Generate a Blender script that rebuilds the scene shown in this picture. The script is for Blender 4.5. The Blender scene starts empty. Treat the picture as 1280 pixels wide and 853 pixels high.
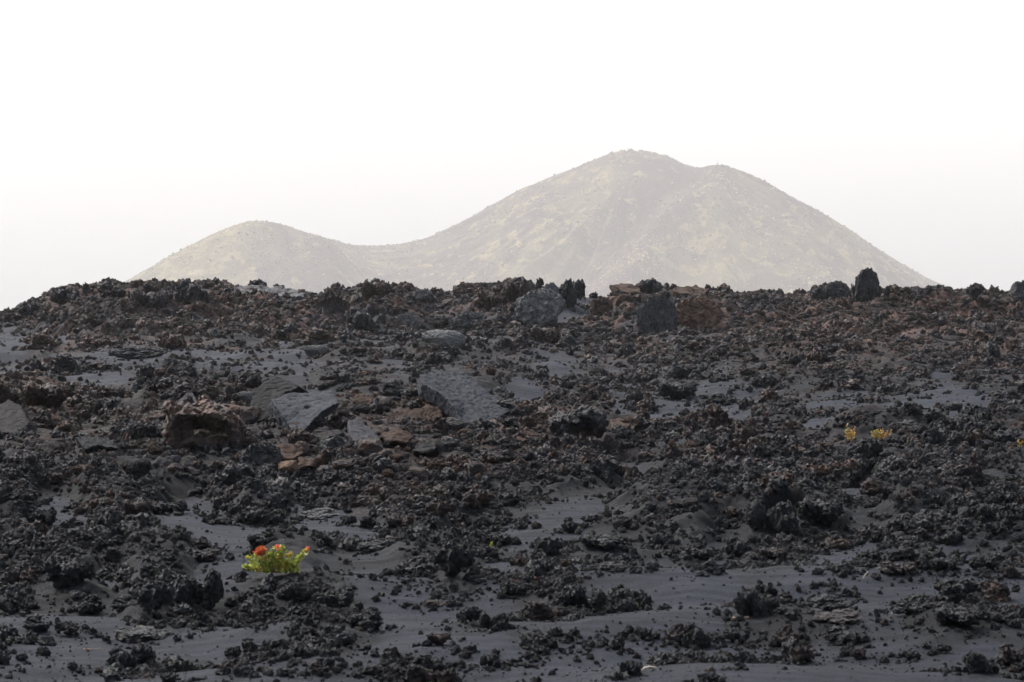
import bpy, bmesh, math, random
import numpy as np
from mathutils import Vector, Matrix, Euler

R = math.radians
S = bpy.context.scene
C = S.collection
random.seed(7)

# ------------------------------------------------------------------ camera, light, exposure
FPX = 3022.0                      # focal length in pixels of the 1280 px wide photograph
PITCH = math.atan(486.5 / FPX)
cam_d = bpy.data.cameras.new('camera')
cam_d.lens = 36.0 * FPX / 1280.0
cam_d.sensor_width = 36.0
cam_d.clip_start = 0.1
cam_d.clip_end = 120000.0
cam_d.dof.use_dof = True
cam_d.dof.focus_distance = 40.0
cam_d.dof.aperture_fstop = 15.0
cam = bpy.data.objects.new('camera', cam_d)
cam.rotation_euler = (math.pi / 2 - PITCH, 0, 0)
C.objects.link(cam)
S.camera = cam

SUN_EL, SUN_AZ = 46.0, -46.0
world = bpy.data.worlds.new('World')
S.world = world
world.use_nodes = True
wn = world.node_tree.nodes
sky = wn.new('ShaderNodeTexSky')
sky.sky_type = 'NISHITA'
sky.sun_disc = False
sky.sun_elevation = R(SUN_EL)
sky.sun_rotation = R(SUN_AZ)
sky.altitude = 600.0
sky.air_density = 1.0
sky.dust_density = 8.0
sky.ozone_density = 1.0
thin_cloud = wn.new('ShaderNodeHueSaturation')      # high thin overcast takes the blue out of the sky
thin_cloud.inputs['Saturation'].default_value = 0.45
world.node_tree.links.new(sky.outputs[0], thin_cloud.inputs['Color'])
world.node_tree.links.new(thin_cloud.outputs[0], wn['Background'].inputs[0])
wn['Background'].inputs[1].default_value = 0.15

sun_d = bpy.data.lights.new('sun', 'SUN')
sun_d.energy = 1.5
sun_d.angle = R(16)
sun_d.color = (1.0, 0.94, 0.86)
sun = bpy.data.objects.new('sun', sun_d)
sd = Vector((math.sin(R(SUN_AZ)) * math.cos(R(SUN_EL)), math.cos(R(SUN_AZ)) * math.cos(R(SUN_EL)), math.sin(R(SUN_EL))))
sun.rotation_euler = sd.to_track_quat('Z', 'Y').to_euler()
C.objects.link(sun)

S.view_settings.view_transform = 'Standard'
S.view_settings.look = 'None'
S.view_settings.gamma = 1.0
S.view_settings.use_curve_mapping = False
S.view_settings.exposure = 1.05
S.render.engine = 'CYCLES'
S.cycles.volume_bounces = 1
S.cycles.max_bounces = 6

# ------------------------------------------------------------------ noise (numpy)
_perm = np.random.default_rng(3).permutation(4096).astype(np.int64)
_g3 = np.random.default_rng(5).normal(size=(4096, 3)).astype(np.float32)
_g3 /= np.linalg.norm(_g3, axis=1)[:, None]
_a2 = np.random.default_rng(6).uniform(0, 2 * np.pi, 4096)
_g2 = np.stack([np.cos(_a2), np.sin(_a2)], 1).astype(np.float32)


def perlin3(P, seed=0):
    P = P + np.float64(seed * 17.31)
    I = np.floor(P).astype(np.int64)
    F = (P - I).astype(np.float32)
    U = F * F * F * (F * (F * 6 - 15) + 10)
    out = 0
    for a in (0, 1):
        for b in (0, 1):
            for c in (0, 1):
                h = _perm[(I[:, 0] + a) & 4095]
                h = _perm[(h + I[:, 1] + b) & 4095]
                h = _perm[(h + I[:, 2] + c) & 4095]
                g = _g3[h]
                d = g[:, 0] * (F[:, 0] - a) + g[:, 1] * (F[:, 1] - b) + g[:, 2] * (F[:, 2] - c)
                w = (U[:, 0] if a else 1 - U[:, 0]) * (U[:, 1] if b else 1 - U[:, 1]) * (U[:, 2] if c else 1 - U[:, 2])
                out = out + d * w
    return out * 1.5


def perlin2(x, y, seed=0):
    x = x + seed * 31.7
    y = y + seed * 12.9
    ix = np.floor(x).astype(np.int64); iy = np.floor(y).astype(np.int64)
    fx = (x - ix).astype(np.float32); fy = (y - iy).astype(np.float32)
    ux = fx ** 3 * (fx * (fx * 6 - 15) + 10); uy = fy ** 3 * (fy * (fy * 6 - 15) + 10)
    out = 0
    for a in (0, 1):
        for b in (0, 1):
            g = _g2[_perm[(_perm[(ix + a) & 4095] + iy + b) & 4095]]
            out = out + (g[..., 0] * (fx - a) + g[..., 1] * (fy - b)) * (ux if a else 1 - ux) * (uy if b else 1 - uy)
    return out * 1.5


def fbm2(x, y, seed=0, octs=4, ridged=False):
    s = 0; a = 1.0; t = 0
    for k in range(octs):
        n = perlin2(x * 2 ** k, y * 2 ** k, seed + k)
        if ridged:
            n = 1 - 2 * np.abs(n)
        s = s + a * n; t += a; a *= 0.5
    return s / t


def smooth(a, b, x):
    t = np.clip((x - a) / (b - a), 0, 1)
    return t * t * (3 - 2 * t)


# ------------------------------------------------------------------ projection helpers (pixel of the photograph <-> direction)
CP, SP = math.cos(PITCH), math.sin(PITCH)


def slope_of(v):                      # drop per metre of horizontal distance for picture row v
    f = FPX * CP - (v - 426.5) * SP
    return (FPX * SP + (v - 426.5) * CP) / f


def fwd(v):
    return FPX * CP - (v - 426.5) * SP


def to_pix(X, D, Z):
    zc = D * CP - Z * SP
    yc = -D * SP - Z * CP
    return 640 + FPX * X / zc, 426.5 + FPX * yc / zc


# ------------------------------------------------------------------ the lie of the land
SIL = np.array([(-140, 372), (-60, 380), (0, 386), (30, 382), (44, 380), (67, 364), (90, 360), (107, 357), (134, 355), (154, 359), (173, 354), (190, 353),
                (208, 358), (228, 355), (249, 352), (269, 358), (285, 358), (302, 361), (322, 357), (346, 363), (383, 366), (403, 369), (420, 360),
                (433, 361), (457, 354), (470, 351), (487, 356), (514, 361), (521, 366), (541, 367), (564, 364), (581, 358), (608, 357), (635, 353),
                (645, 350), (668, 357), (690, 356), (712, 356), (732, 369), (742, 369), (762, 369), (776, 360), (800, 361), (830, 361), (850, 360),
                (873, 361), (900, 367), (930, 367), (961, 367), (985, 370), (1005, 370), (1018, 363), (1051, 363), (1062, 368), (1085, 363), (1108, 362),
                (1139, 362), (1186, 364), (1203, 366), (1219, 361), (1236, 366), (1253, 370), (1266, 361), (1280, 357), (1340, 360), (1420, 366)], float)
_bv = np.array([(2.0, 1700), (4.0, 1200), (5.8, 1000), (8.0, 853), (10, 770), (12.5, 700), (15.5, 645), (19, 600), (23, 566), (28, 535), (34, 508), (42, 480), (50, 458),
                (58, 441), (66, 428), (74, 421), (84, 416), (120, 405)], float)
_ld = np.linspace(math.log(2.0), math.log(120), 600)
_vv = np.interp(_ld, np.log(_bv[:, 0]), _bv[:, 1])
_vv = np.convolve(np.pad(_vv, 20, mode='edge'), np.ones(41) / 41, 'valid')
_vv[:40] = np.interp(_ld[:40], np.log(_bv[:, 0]), _bv[:, 1])
_zz = -np.exp(_ld) * slope_of(_vv)
CREST_D = 76.0

GRID = """
69999999 98779999 93399999 99999999
15889999 89769889 88889999 99999999
46433325 43666666 64658899 99989899
98237886 54555577 66766535 67766566
99899999 99999577 88811117 74353236
99999999 99999987 99998866 63777589
99999999 99999999 99846889 99889999
99999999 99999999 99957999 84179966
94798348 74678996 64479998 99689778
82476211 41347734 44656757 87646566
86898862 78567886 56665638 65334356
99959835 88757773 65444355 54553526
54458765 67841234 68782116 43525563
56313333 46752275 66342357 76534665
22247545 45535433 55545765 64543324
11344255 44455634 43365333 31121155
11222233 33333433 33343333 31121133
"""
G = np.array([[int(c) for c in row.replace(' ', '')] for row in GRID.strip().split('\n')], float) / 9.0
# brownness, same cells
BROWN = """
45655556 66655554 36665555 66777665
26654555 66434345 45555566 77777666
33455444 45433333 33444445 65565555
86433333 33333333 33333333 33333333
88644677 64477753 64333333 43333333
57655678 44677777 77643333 43333333
34544566 44666665 66533444 33222222
22333333 33444444 43332222 22222222
22222222 22233332 22222222 22111111
11221222 11111111 11221111 11111111
11111221 11111111 11111111 11111111
11111111 11111111 11111111 11111111
11112211 11111111 12211111 11111111
11111111 11111111 11111232 33222222
11112222 11122211 22233333 33222111
11111222 11122211 22222222 22111133
11111111 11111111 11111111 11111133
"""
GB = np.array([[int(c) for c in row.replace(' ', '')] for row in BROWN.strip().split('\n')], float) / 9.0


def cell(A, x, v):
    gx = np.clip((x - 20) / 40.0, 0, 31); gy = np.clip((v - 395) / 30.0, 0, A.shape[0] - 1)
    ix = np.minimum(gx.astype(int), 30); iy = np.minimum(gy.astype(int), A.shape[0] - 2)
    fx = gx - ix; fy = gy - iy
    return (A[iy, ix] * (1 - fx) + A[iy, ix + 1] * fx) * (1 - fy) + (A[iy + 1, ix] * (1 - fx) + A[iy + 1, ix + 1] * fx) * fy


ASH = [(45, 424, 55, 9), (190, 449, 110, 6), (118, 484, 34, 9), (480, 428, 45, 6), (600, 424, 45, 8), (722, 392, 20, 16), (890, 508, 46, 8), (815, 505, 45, 10),
       (1015, 532, 34, 10), (1188, 522, 42, 8), (1085, 590, 26, 13), (980, 655, 26, 9), (210, 640, 20, 12), (255, 662, 55, 14), (90, 655, 22, 12), (370, 660, 70, 12), (1185, 470, 30, 4),
       (700, 462, 12, 12), (745, 476, 12, 6), (450, 480, 40, 6), (660, 500, 24, 10), (1060, 477, 26, 4), (350, 432, 14, 6), (345, 458, 18, 6)]


def masks(X, D):
    """rock cover 0-1, brownness 0-1 at a place on the land"""
    D = np.maximum(D, 2.1)
    v = np.interp(np.log(D), _ld, _vv)
    x = 640 + X / D * fwd(v)
    # on the ridge the picture row depends on how high the place is
    sil = np.interp(x, SIL[:, 0], SIL[:, 1])
    t = smooth(63, CREST_D, D)
    v = np.where(D > 63, v * (1 - t) + sil * t, v)
    lx = np.log(D) * 6
    jx = perlin2(X / D * 60, lx * 3, 40) * 16; jv = perlin2(X / D * 60, lx * 3, 41) * 7
    m = cell(G, x + jx, v + jv)
    for (ax, ay, rx, ry) in ASH:
        e = 1 - np.sqrt(((x + jx * 0.6 - ax) / rx) ** 2 + ((v + jv * 0.5 - ay) / ry) ** 2)
        m = m - 0.9 * smooth(-0.15, 0.3, e)
    b = cell(GB, x + jx, v + jv)
    return np.clip(m, 0, 1), b, x, v


def ground_base(X, D):
    X = np.asarray(X, float); D = np.asarray(D, float)
    Dn = np.clip(D, 2.0, 119)
    z = np.interp(np.log(Dn), _ld, _zz)
    v = np.interp(np.log(Dn), _ld, _vv)
    x = 640 + X / np.maximum(D, 2) * fwd(v)
    sil = np.interp(x, SIL[:, 0], SIL[:, 1])
    zc = -CREST_D * slope_of(sil + 4)
    zf = np.interp(math.log(65.0), _ld, _zz)
    t = np.clip((D - 65) / (CREST_D - 65), 0, 1)
    tt = np.where(t < 0.5, 0.5 * (2 * t) ** 1.3, 1 - 0.5 * (2 * (1 - t)) ** 1.6)
    z = np.where(D > 65, zf + (zc - zf) * tt, z)
    z = np.where(D > CREST_D, zc - 0.22 * (D - CREST_D) ** 1.15, z)
    far = np.interp(D, [76, 110, 400, 1200, 2500, 4300, 5500, 9000], [-11, -22, -120, -330, -585, -640, -1010, -1030])
    z = np.where(D > 105, far * 1.0, z)
    k = smooth(85, 105, D)
    z = np.where((D > 85) & (D <= 105), z * (1 - k) + far * k, z)
    # the heap of broken crust that carries the two large slabs
    hpx = np.exp(-((x - 300) / 150.0) ** 2) + 0.6 * np.exp(-((x - 560) / 110.0) ** 2) + 0.5 * np.exp(-((x + 10) / 90.0) ** 2)
    z = z + 0.42 * np.minimum(hpx, 1.0) * np.exp(-((D - 27.0) / 1.6) ** 2)
    # soft drifts
    z = z + perlin2(X * 0.22, D * 0.3, 60) * np.clip(D * 0.012, 0.06, 0.35) * (D < 72) + (perlin2(X * 0.9, D * 1.1, 61) * 0.07 + fbm2(X * 2.2, D * 3.0, 63, 3) * 0.025) * (D < 80)
    return z


def ground_z(X, D, rough=True):
    X = np.asarray(X, float); D = np.asarray(D, float)
    z = ground_base(X, D)
    m, b, x, v = masks(X, D)
    n = fbm2(X * 0.9, D * 0.9, 70, 3)
    thr = m + n * 0.35
    k = smooth(0.6, 0.95, thr)
    if rough:
        near = np.clip(D / 40.0, 0.2, 1.3)
        r1 = fbm2(X * 1.1, D * 1.1, 80, 5, True)
        r2 = fbm2(X * 3.7 + r1, D * 3.7, 90, 4, True)
        ridge = smooth(62, 68, D) * (1 - smooth(84, 110, D))
        crest = smooth(71, 75.5, D)
        z = z + k * (0.09 * near * (r1 + 0.1) + 0.03 * (r2 + .2) + 0.02 * near + 0.06 * smooth(11, 15, D) * (1 - smooth(27, 34, D)) * (0.6 + r1)) * (1 - 0.5 * crest) + ridge * k * (0.34 * (1 - 0.75 * crest) * (fbm2(X * 0.6, D * 0.6, 95, 5, True) - 0.15 * crest) + 0.35 * (1 - crest) * perlin2(X * 0.35, D * 0.4, 99))
    z = z - (1 - k) * 0.01
    return z


_raycache = {}


def on_ground(x, v, fallback=CREST_D):
    """first place where the sight line through picture point (x, v) meets the land"""
    D = np.exp(np.linspace(math.log(5.0), math.log(84), 2600))
    X = D * (x - 640) / fwd(v)
    z = -D * slope_of(v)
    g = ground_z(X, D, True)
    hit = np.nonzero(z < g)[0]
    i = hit[0] if len(hit) else int(np.argmin(np.abs(D - fallback)))
    return float(X[i]), float(D[i]), float(g[i])


# ------------------------------------------------------------------ object helpers
def tag(o, label=None, cat=None, group=None, kind=None):
    if label: o['label'] = label
    if cat: o['category'] = cat
    if group: o['group'] = group
    if kind: o['kind'] = kind
    return o


def np_mesh(name, V, F, shade=True):
    me = bpy.data.meshes.new(name)
    V = np.asarray(V, np.float32); F = np.asarray(F, np.int32)
    k = F.shape[1]
    me.vertices.add(len(V)); me.vertices.foreach_set('co', V.ravel())
    me.loops.add(F.size); me.loops.foreach_set('vertex_index', F.ravel())
    me.polygons.add(len(F)); me.polygons.foreach_set('loop_start', np.arange(0, F.size, k, dtype=np.int32))
    me.polygons.foreach_set('loop_total', np.full(len(F), k, np.int32))
    me.polygons.foreach_set('use_smooth', np.full(len(F), shade, bool))
    me.update(calc_edges=True)
    return me


def link(name, me, mat=None, parent=None, loc=(0, 0, 0), rot=(0, 0, 0), scale=(1, 1, 1)):
    o = bpy.data.objects.new(name, me)
    if mat is not None and me is not None:
        me.materials.clear(); me.materials.append(mat)
    C.objects.link(o)
    o.location = loc; o.rotation_euler = rot; o.scale = scale
    o.parent = parent
    return o


def empty(name, loc, rot=(0, 0, 0)):
    o = bpy.data.objects.new(name, None)
    o.empty_display_size = 0.1
    C.objects.link(o)
    o.location = loc; o.rotation_euler = rot
    return o


# ------------------------------------------------------------------ materials
class NT:
    def __init__(self, name):
        self.m = bpy.data.materials.new(name); self.m.use_nodes = True
        self.t = self.m.node_tree; self.n = self.t.nodes
        self.n.clear()
        self.out = self.n.new('ShaderNodeOutputMaterial')

    def node(self, typ, **kw):
        nd = self.n.new(typ)
        for k, v in kw.items():
            setattr(nd, k, v)
        return nd

    def l(self, a, b):
        self.t.links.new(a, b)

    def noise(self, scale, detail=5, rough=0.6, vec=None, dist=0.0):
        nd = self.node('ShaderNodeTexNoise'); nd.inputs['Scale'].default_value = scale
        nd.inputs['Detail'].default_value = detail; nd.inputs['Roughness'].default_value = rough; nd.inputs['Distortion'].default_value = dist
        if vec is not None: self.l(vec, nd.inputs['Vector'])
        return nd.outputs['Fac']

    def math(self, op, a, b=None, c=None, clamp=False):
        nd = self.node('ShaderNodeMath', operation=op, use_clamp=clamp)
        for i, s in enumerate((a, b, c)):
            if s is None: continue
            if isinstance(s, (int, float)): nd.inputs[i].default_value = s
            else: self.l(s, nd.inputs[i])
        return nd.outputs[0]

    def pos_y(self, pos):
        nd = self.node('ShaderNodeSeparateXYZ'); self.l(pos, nd.inputs[0]); return nd.outputs[1]

    def ramp(self, fac, stops):
        nd = self.node('ShaderNodeValToRGB'); self.l(fac, nd.inputs[0])
        e = nd.color_ramp.elements
        while len(e) < len(stops): e.new(0.5)
        for el, (p, c) in zip(e, stops):
            el.position = p; el.color = (*c, 1) if len(c) == 3 else c
        return nd.outputs[0]

    def mix(self, fac, a, b, blend='MIX'):
        nd = self.node('ShaderNodeMix', data_type='RGBA', blend_type=blend)
        for i, s in ((0, fac), (6, a), (7, b)):
            if isinstance(s, (int, float)): nd.inputs[i].default_value = s
            elif isinstance(s, tuple): nd.inputs[i].default_value = (*s, 1)
            else: self.l(s, nd.inputs[i])
        return nd.outputs[2]

    def rng(self, x, a, b, c=0.0, d=1.0, sm=True):
        nd = self.node('ShaderNodeMapRange', interpolation_type='SMOOTHSTEP' if sm else 'LINEAR')
        self.l(x, nd.inputs[0])
        for i, k in zip((1, 2, 3, 4), (a, b, c, d)): nd.inputs[i].default_value = k
        return nd.outputs[0]


ASH_COL = (0.058, 0.056, 0.066)


def ash_color(N, pos):
    n1 = N.noise(1.4, 6, 0.65, pos); n2 = N.noise(75, 5, 0.85, pos)
    a = N.mix(N.rng(n1, 0.35, 0.65), (0.0115, 0.0142, 0.0225), (0.0188, 0.0225, 0.0340))
    return N.mix(N.rng(n2, 0.3, 0.75), N.mix(1.0, a, (0.45, 0.45, 0.47), 'MULTIPLY'), N.mix(1.0, a, (1.55, 1.52, 1.48), 'MULTIPLY'))


def rock_color(N, pos, brown, lite):
    """basalt clinker: blue-black to grey, rust where oxidised"""
    n1 = N.noise(2.3, 5, 0.65, pos, 0.6); n2 = N.noise(13, 6, 0.7, pos); n3 = N.noise(0.55, 3, 0.6, pos)
    dark = N.mix(N.rng(n1, 0.35, 0.68), (0.0048, 0.0058, 0.0085), (0.0235, 0.0275, 0.0375))
    dark = N.mix(N.rng(n2, 0.52, 0.75), dark, (0.060, 0.068, 0.084))
    br = N.ramp(N.noise(4.5, 6, 0.75, pos, 0.8), [(0.25, (0.022, 0.014, 0.013)), (0.45, (0.048, 0.032, 0.028)), (0.58, (0.098, 0.050, 0.034)), (0.70, (0.23, 0.12, 0.075)), (0.85, (0.12, 0.045, 0.034))])
    f = N.math('ADD', N.math('MULTIPLY', brown, 1.15), N.math('MULTIPLY', N.math('SUBTRACT', n3, 0.5), 1.5))
    f = N.math('ADD', f, N.math('MULTIPLY', N.math('SUBTRACT', n1, 0.5), 1.0))
    f = N.rng(f, 0.36, 0.95)
    col = N.mix(N.math('MULTIPLY', f, 0.85), dark, br)
    lt = N.mix(N.rng(n2, 0.3, 0.75), (0.095, 0.098, 0.102), (0.17, 0.172, 0.175))
    return N.mix(lite, col, lt)


def make_rock_mat(name, instancer=True, bump=1.0, fine=1.0):
    N = NT(name)
    geo = N.node('ShaderNodeNewGeometry'); pos = geo.outputs['Position']
    at = N.node('ShaderNodeAttribute', attribute_name='brown', attribute_type='INSTANCER' if instancer else 'GEOMETRY')
    li = N.node('ShaderNodeAttribute', attribute_name='lite', attribute_type='INSTANCER' if instancer else 'GEOMETRY')
    col = rock_color(N, pos, at.outputs['Fac'], li.outputs['Fac'])
    # ash that has settled on upward faces
    nz = N.node('ShaderNodeSeparateXYZ'); N.l(geo.outputs['Normal'], nz.inputs[0])
    d = N.math('MULTIPLY', N.rng(nz.outputs[2], 0.55, 0.98), N.rng(N.noise(5, 4, 0.7, pos), 0.35, 0.65))
    col = N.mix(N.math('MULTIPLY', d, 0.30), col, ash_color(N, pos))
    if not instancer:
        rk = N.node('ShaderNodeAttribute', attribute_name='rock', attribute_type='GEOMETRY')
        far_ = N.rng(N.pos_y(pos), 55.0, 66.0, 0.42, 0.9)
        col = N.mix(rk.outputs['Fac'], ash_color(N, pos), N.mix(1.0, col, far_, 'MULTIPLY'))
    p = N.node('ShaderNodeBsdfPrincipled')
    N.l(col, p.inputs['Base Color'])
    p.inputs['Roughness'].default_value = 0.6 if instancer else 0.85
    p.inputs['Specular IOR Level'].default_value = 0.45 if instancer else 0.18
    b1 = N.node('ShaderNodeBump'); b1.inputs['Strength'].default_value = 0.9 * bump; b1.inputs['Distance'].default_value = 0.06 if instancer else 0.012
    hgt = N.noise(28 * fine, 7, 0.75, pos, 0.3)
    if not instancer:
        wv = N.node('ShaderNodeTexWave', wave_type='BANDS', bands_direction='Y')
        wv.inputs['Scale'].default_value = 2.6; wv.inputs['Distortion'].default_value = 9.0; wv.inputs['Detail'].default_value = 3; wv.inputs['Detail Scale'].default_value = 0.5
        N.l(pos, wv.inputs['Vector'])
        hgt = N.math('ADD', N.math('MULTIPLY', hgt, 0.3), N.noise(110, 4, 0.8, pos))
        hgt = N.math('ADD', hgt, N.math('MULTIPLY', wv.outputs['Fac'], 0.5))
    N.l(hgt, b1.inputs['Height']); N.l(b1.outputs[0], p.inputs['Normal'])
    N.l(p.outputs[0], N.out.inputs[0])
    return N.m


M_ROCK = make_rock_mat('clinker_basalt')
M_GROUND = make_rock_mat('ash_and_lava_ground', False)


def make_slab_mat(name, c1, c2, edge):
    N = NT(name)
    geo = N.node('ShaderNodeNewGeometry'); pos = geo.outputs['Position']
    tc = N.node('ShaderNodeTexCoord')
    n1 = N.noise(3.0, 8, 0.8, pos, 0.4); n2 = N.noise(30, 6, 0.85, pos)
    mp = N.node('ShaderNodeMapping'); mp.inputs['Scale'].default_value = (2.0, 9.0, 9.0); N.l(pos, mp.inputs[0])
    n3 = N.noise(2.0, 5, 0.7, mp.outputs[0])
    col = N.mix(N.rng(n1, 0.3, 0.7), c1, c2)
    col = N.mix(N.rng(n2, 0.45, 0.62, 0, 0.8), col, edge)
    br = N.node('ShaderNodeAttribute', attribute_name='brown', attribute_type='INSTANCER')
    col = N.mix(N.math('MULTIPLY', N.rng(n3, 0.35, 0.6), br.outputs['Fac']), col, (0.085, 0.052, 0.036))
    p = N.node('ShaderNodeBsdfPrincipled'); N.l(col, p.inputs['Base Color'])
    p.inputs['Roughness'].default_value = 0.85; p.inputs['Specular IOR Level'].default_value = 0.15
    b = N.node('ShaderNodeBump'); b.inputs['Strength'].default_value = 0.8; b.inputs['Distance'].default_value = 0.03
    N.l(N.math('ADD', N.noise(22, 8, 0.75, pos), N.math('MULTIPLY', n3, 0.2)), b.inputs['Height']); N.l(b.outputs[0], p.inputs['Normal'])
    N.l(p.outputs[0], N.out.inputs[0])
    return N.m


M_SLAB = make_slab_mat('grey_basalt_slab', (0.036, 0.039, 0.048), (0.058, 0.062, 0.073), (0.018, 0.020, 0.025))
M_SMOOTH = make_slab_mat('smooth_pale_basalt', (0.045, 0.047, 0.052), (0.105, 0.108, 0.114), (0.03, 0.03, 0.034))
M_DARKSLAB = make_slab_mat('dark_basalt_slab', (0.008, 0.0095, 0.0115), (0.017, 0.019, 0.022), (0.005, 0.006, 0.007))
M_PALE = make_slab_mat('pale_weathered_lava', (0.075, 0.079, 0.084), (0.15, 0.155, 0.16), (0.04, 0.042, 0.045))
M_RIDGE = make_slab_mat('grey_ridge_lava', (0.034, 0.037, 0.042), (0.070, 0.074, 0.080), (0.018, 0.02, 0.023))
M_TAN = make_slab_mat('oxidised_tan_lava', (0.10, 0.068, 0.052), (0.20, 0.14, 0.105), (0.055, 0.04, 0.035))


def plain_mat(name, c1, c2, scale=40, rough=0.6, trans=0.0):
    N = NT(name)
    oi = N.node('ShaderNodeNewGeometry')
    f = N.noise(scale, 3, 0.6, oi.outputs['Position'])
    f = N.math('ADD', N.math('MULTIPLY', f, 0.6), N.math('MULTIPLY', oi.outputs['Random Per Island'], 0.5))
    col = N.mix(N.rng(f, 0.25, 0.85), c1, c2)
    p = N.node('ShaderNodeBsdfPrincipled'); N.l(col, p.inputs['Base Color']); p.inputs['Roughness'].default_value = rough
    if trans:
        tr = N.node('ShaderNodeBsdfTranslucent'); N.l(col, tr.inputs[0])
        ms = N.node('ShaderNodeMixShader'); ms.inputs[0].default_value = trans
        N.l(p.outputs[0], ms.inputs[1]); N.l(tr.outputs[0], ms.inputs[2]); N.l(ms.outputs[0], N.out.inputs[0])
    else:
        N.l(p.outputs[0], N.out.inputs[0])
    return N.m


M_LEAF = plain_mat('green_leaf', (0.14, 0.22, 0.04), (0.50, 0.50, 0.08), 60, 0.6, 0.3)
M_FLOWER = plain_mat('orange_red_seed_head', (0.60, 0.13, 0.03), (0.38, 0.08, 0.03), 80, 0.6, 0.3)
M_PINK = plain_mat('coral_seed_head', (0.85, 0.22, 0.14), (0.75, 0.15, 0.10), 80, 0.6, 0.3)
M_STEM = plain_mat('red_brown_stem', (0.28, 0.09, 0.03), (0.22, 0.16, 0.04), 60, 0.6)
M_YELLOW = plain_mat('yellow_orange_leaf', (0.45, 0.21, 0.03), (0.60, 0.42, 0.08), 60, 0.5, 0.3)
M_STICK = plain_mat('bleached_wood', (0.42, 0.34, 0.27), (0.6, 0.54, 0.48), 60, 0.7)
M_TANSTICK = plain_mat('tan_wood', (0.36, 0.22, 0.14), (0.5, 0.34, 0.24), 60, 0.7)

# ------------------------------------------------------------------ ground sheet
def axis_cols():
    inner = np.linspace(-0.29, 0.29, 1450)
    outer = 0.29 + (np.linspace(0, 1, 60)[1:] ** 1.6) * 1.4
    return np.concatenate([-outer[::-1], inner, outer])


U = axis_cols()
Dr = np.exp(np.linspace(math.log(3.0), math.log(6.0), 60))[:-1]
Dm = np.exp(np.linspace(math.log(6.0), math.log(64), 1100))[:-1]
Dc = np.linspace(64, 80, 330)[:-1]
Df = np.exp(np.linspace(math.log(80), math.log(9000), 160))
DD = np.concatenate([Dr, Dm, Dc, Df])
UU, YY = np.meshgrid(U, DD)
XX = UU * (YY + 3.5)
shp = XX.shape
xf, yf = XX.ravel(), YY.ravel()
zf_ = ground_z(xf, yf)
m_, b_, px_, pv_ = masks(xf, yf)
nn = fbm2(xf * 0.9, yf * 0.9, 70, 3)
rockmask = smooth(0.48, 0.70, m_ + nn * 0.4 + 0.15 * fbm2(xf * 4, yf * 4, 75, 3)) * (yf < 110)
rockmask = np.where(yf >= 95, 1.0, rockmask)
# crumple sideways a little so the crust is not a smooth sheet
amp = 0.05 * rockmask * (yf < 84)
xo = xf + amp * perlin2(xf * 5, yf * 5, 101); yo = yf + amp * perlin2(xf * 5, yf * 5, 102)
nr, nc = shp
idx = np.arange(nr * nc).reshape(nr, nc)
Fq = np.stack([idx[:-1, :-1], idx[:-1, 1:], idx[1:, 1:], idx[1:, :-1]], -1).reshape(-1, 4)
gme = np_mesh('ground', np.stack([xo, yo, zf_], 1), Fq)
for nm, arr in (('rock', rockmask), ('brown', b_), ('lite', np.zeros_like(b_))):
    a = gme.attributes.new(nm, 'FLOAT', 'POINT'); a.data.foreach_set('value', arr.astype(np.float32))
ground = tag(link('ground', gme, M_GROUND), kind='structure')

# ------------------------------------------------------------------ sea
SEA_Z = -1000.0
N = NT('hazy_sea_water')
geo = N.node('ShaderNodeNewGeometry')
mp = N.node('ShaderNodeMapping'); mp.inputs['Scale'].default_value = (0.02, 0.006, 0.02); N.l(geo.outputs['Position'], mp.inputs[0])
mp2 = N.node('ShaderNodeMapping'); mp2.inputs['Scale'].default_value = (0.0008, 0.00025, 0.001); N.l(geo.outputs['Position'], mp2.inputs[0])
w1 = N.noise(1.0, 6, 0.7, mp.outputs[0]); w2 = N.noise(1.0, 4, 0.6, mp2.outputs[0])
p = N.node('ShaderNodeBsdfPrincipled')
N.l(N.mix(w2, (0.02, 0.05, 0.07), (0.04, 0.07, 0.09)), p.inputs['Base Color'])
N.l(N.rng(w2, 0.3, 0.7, 0.50, 0.62), p.inputs['Roughness']); p.inputs['IOR'].default_value = 1.34
b = N.node('ShaderNodeBump'); b.inputs['Strength'].default_value = 0.6; b.inputs['Distance'].default_value = 8.0
N.l(w1, b.inputs['Height']); N.l(b.outputs[0], p.inputs['Normal']); N.l(p.outputs[0], N.out.inputs[0])
sx = np.linspace(-26000, 26000, 40); sy = np.concatenate([np.linspace(4600, 9000, 30), np.linspace(9000, 46000, 40)[1:]])
SX, SY = np.meshgrid(sx, sy); idx = np.arange(SX.size).reshape(SX.shape)
Fq = np.stack([idx[:-1, :-1], idx[:-1, 1:], idx[1:, 1:], idx[1:, :-1]], -1).reshape(-1, 4)
tag(link('sea', np_mesh('sea', np.stack([SX.ravel(), SY.ravel(), np.full(SX.size, SEA_Z)], 1), Fq), N.m), kind='structure')

# ------------------------------------------------------------------ volcanic cones by the shore
CSIL = np.array([(0, 430), (60, 402), (110, 376), (150, 354), (180, 338), (210, 320), (240, 304), (270, 290), (300, 279), (312, 277), (325, 276), (350, 279), (380, 289), (410, 298), (440, 306), (470, 307), (500, 305),
                 (530, 298), (560, 285), (590, 269), (620, 252), (650, 236), (680, 224), (710, 212), (740, 200), (765, 191), (785, 188), (810, 189), (835, 195),
                 (855, 204), (872, 210), (885, 207), (905, 206), (925, 212), (950, 222), (975, 237), (1000, 250), (1030, 266), (1060, 284), (1090, 305),
                 (1120, 324), (1150, 342), (1180, 356), (1200, 365), (1235, 384), (1290, 412)], float)
k_ = 3300 / FPX


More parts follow.
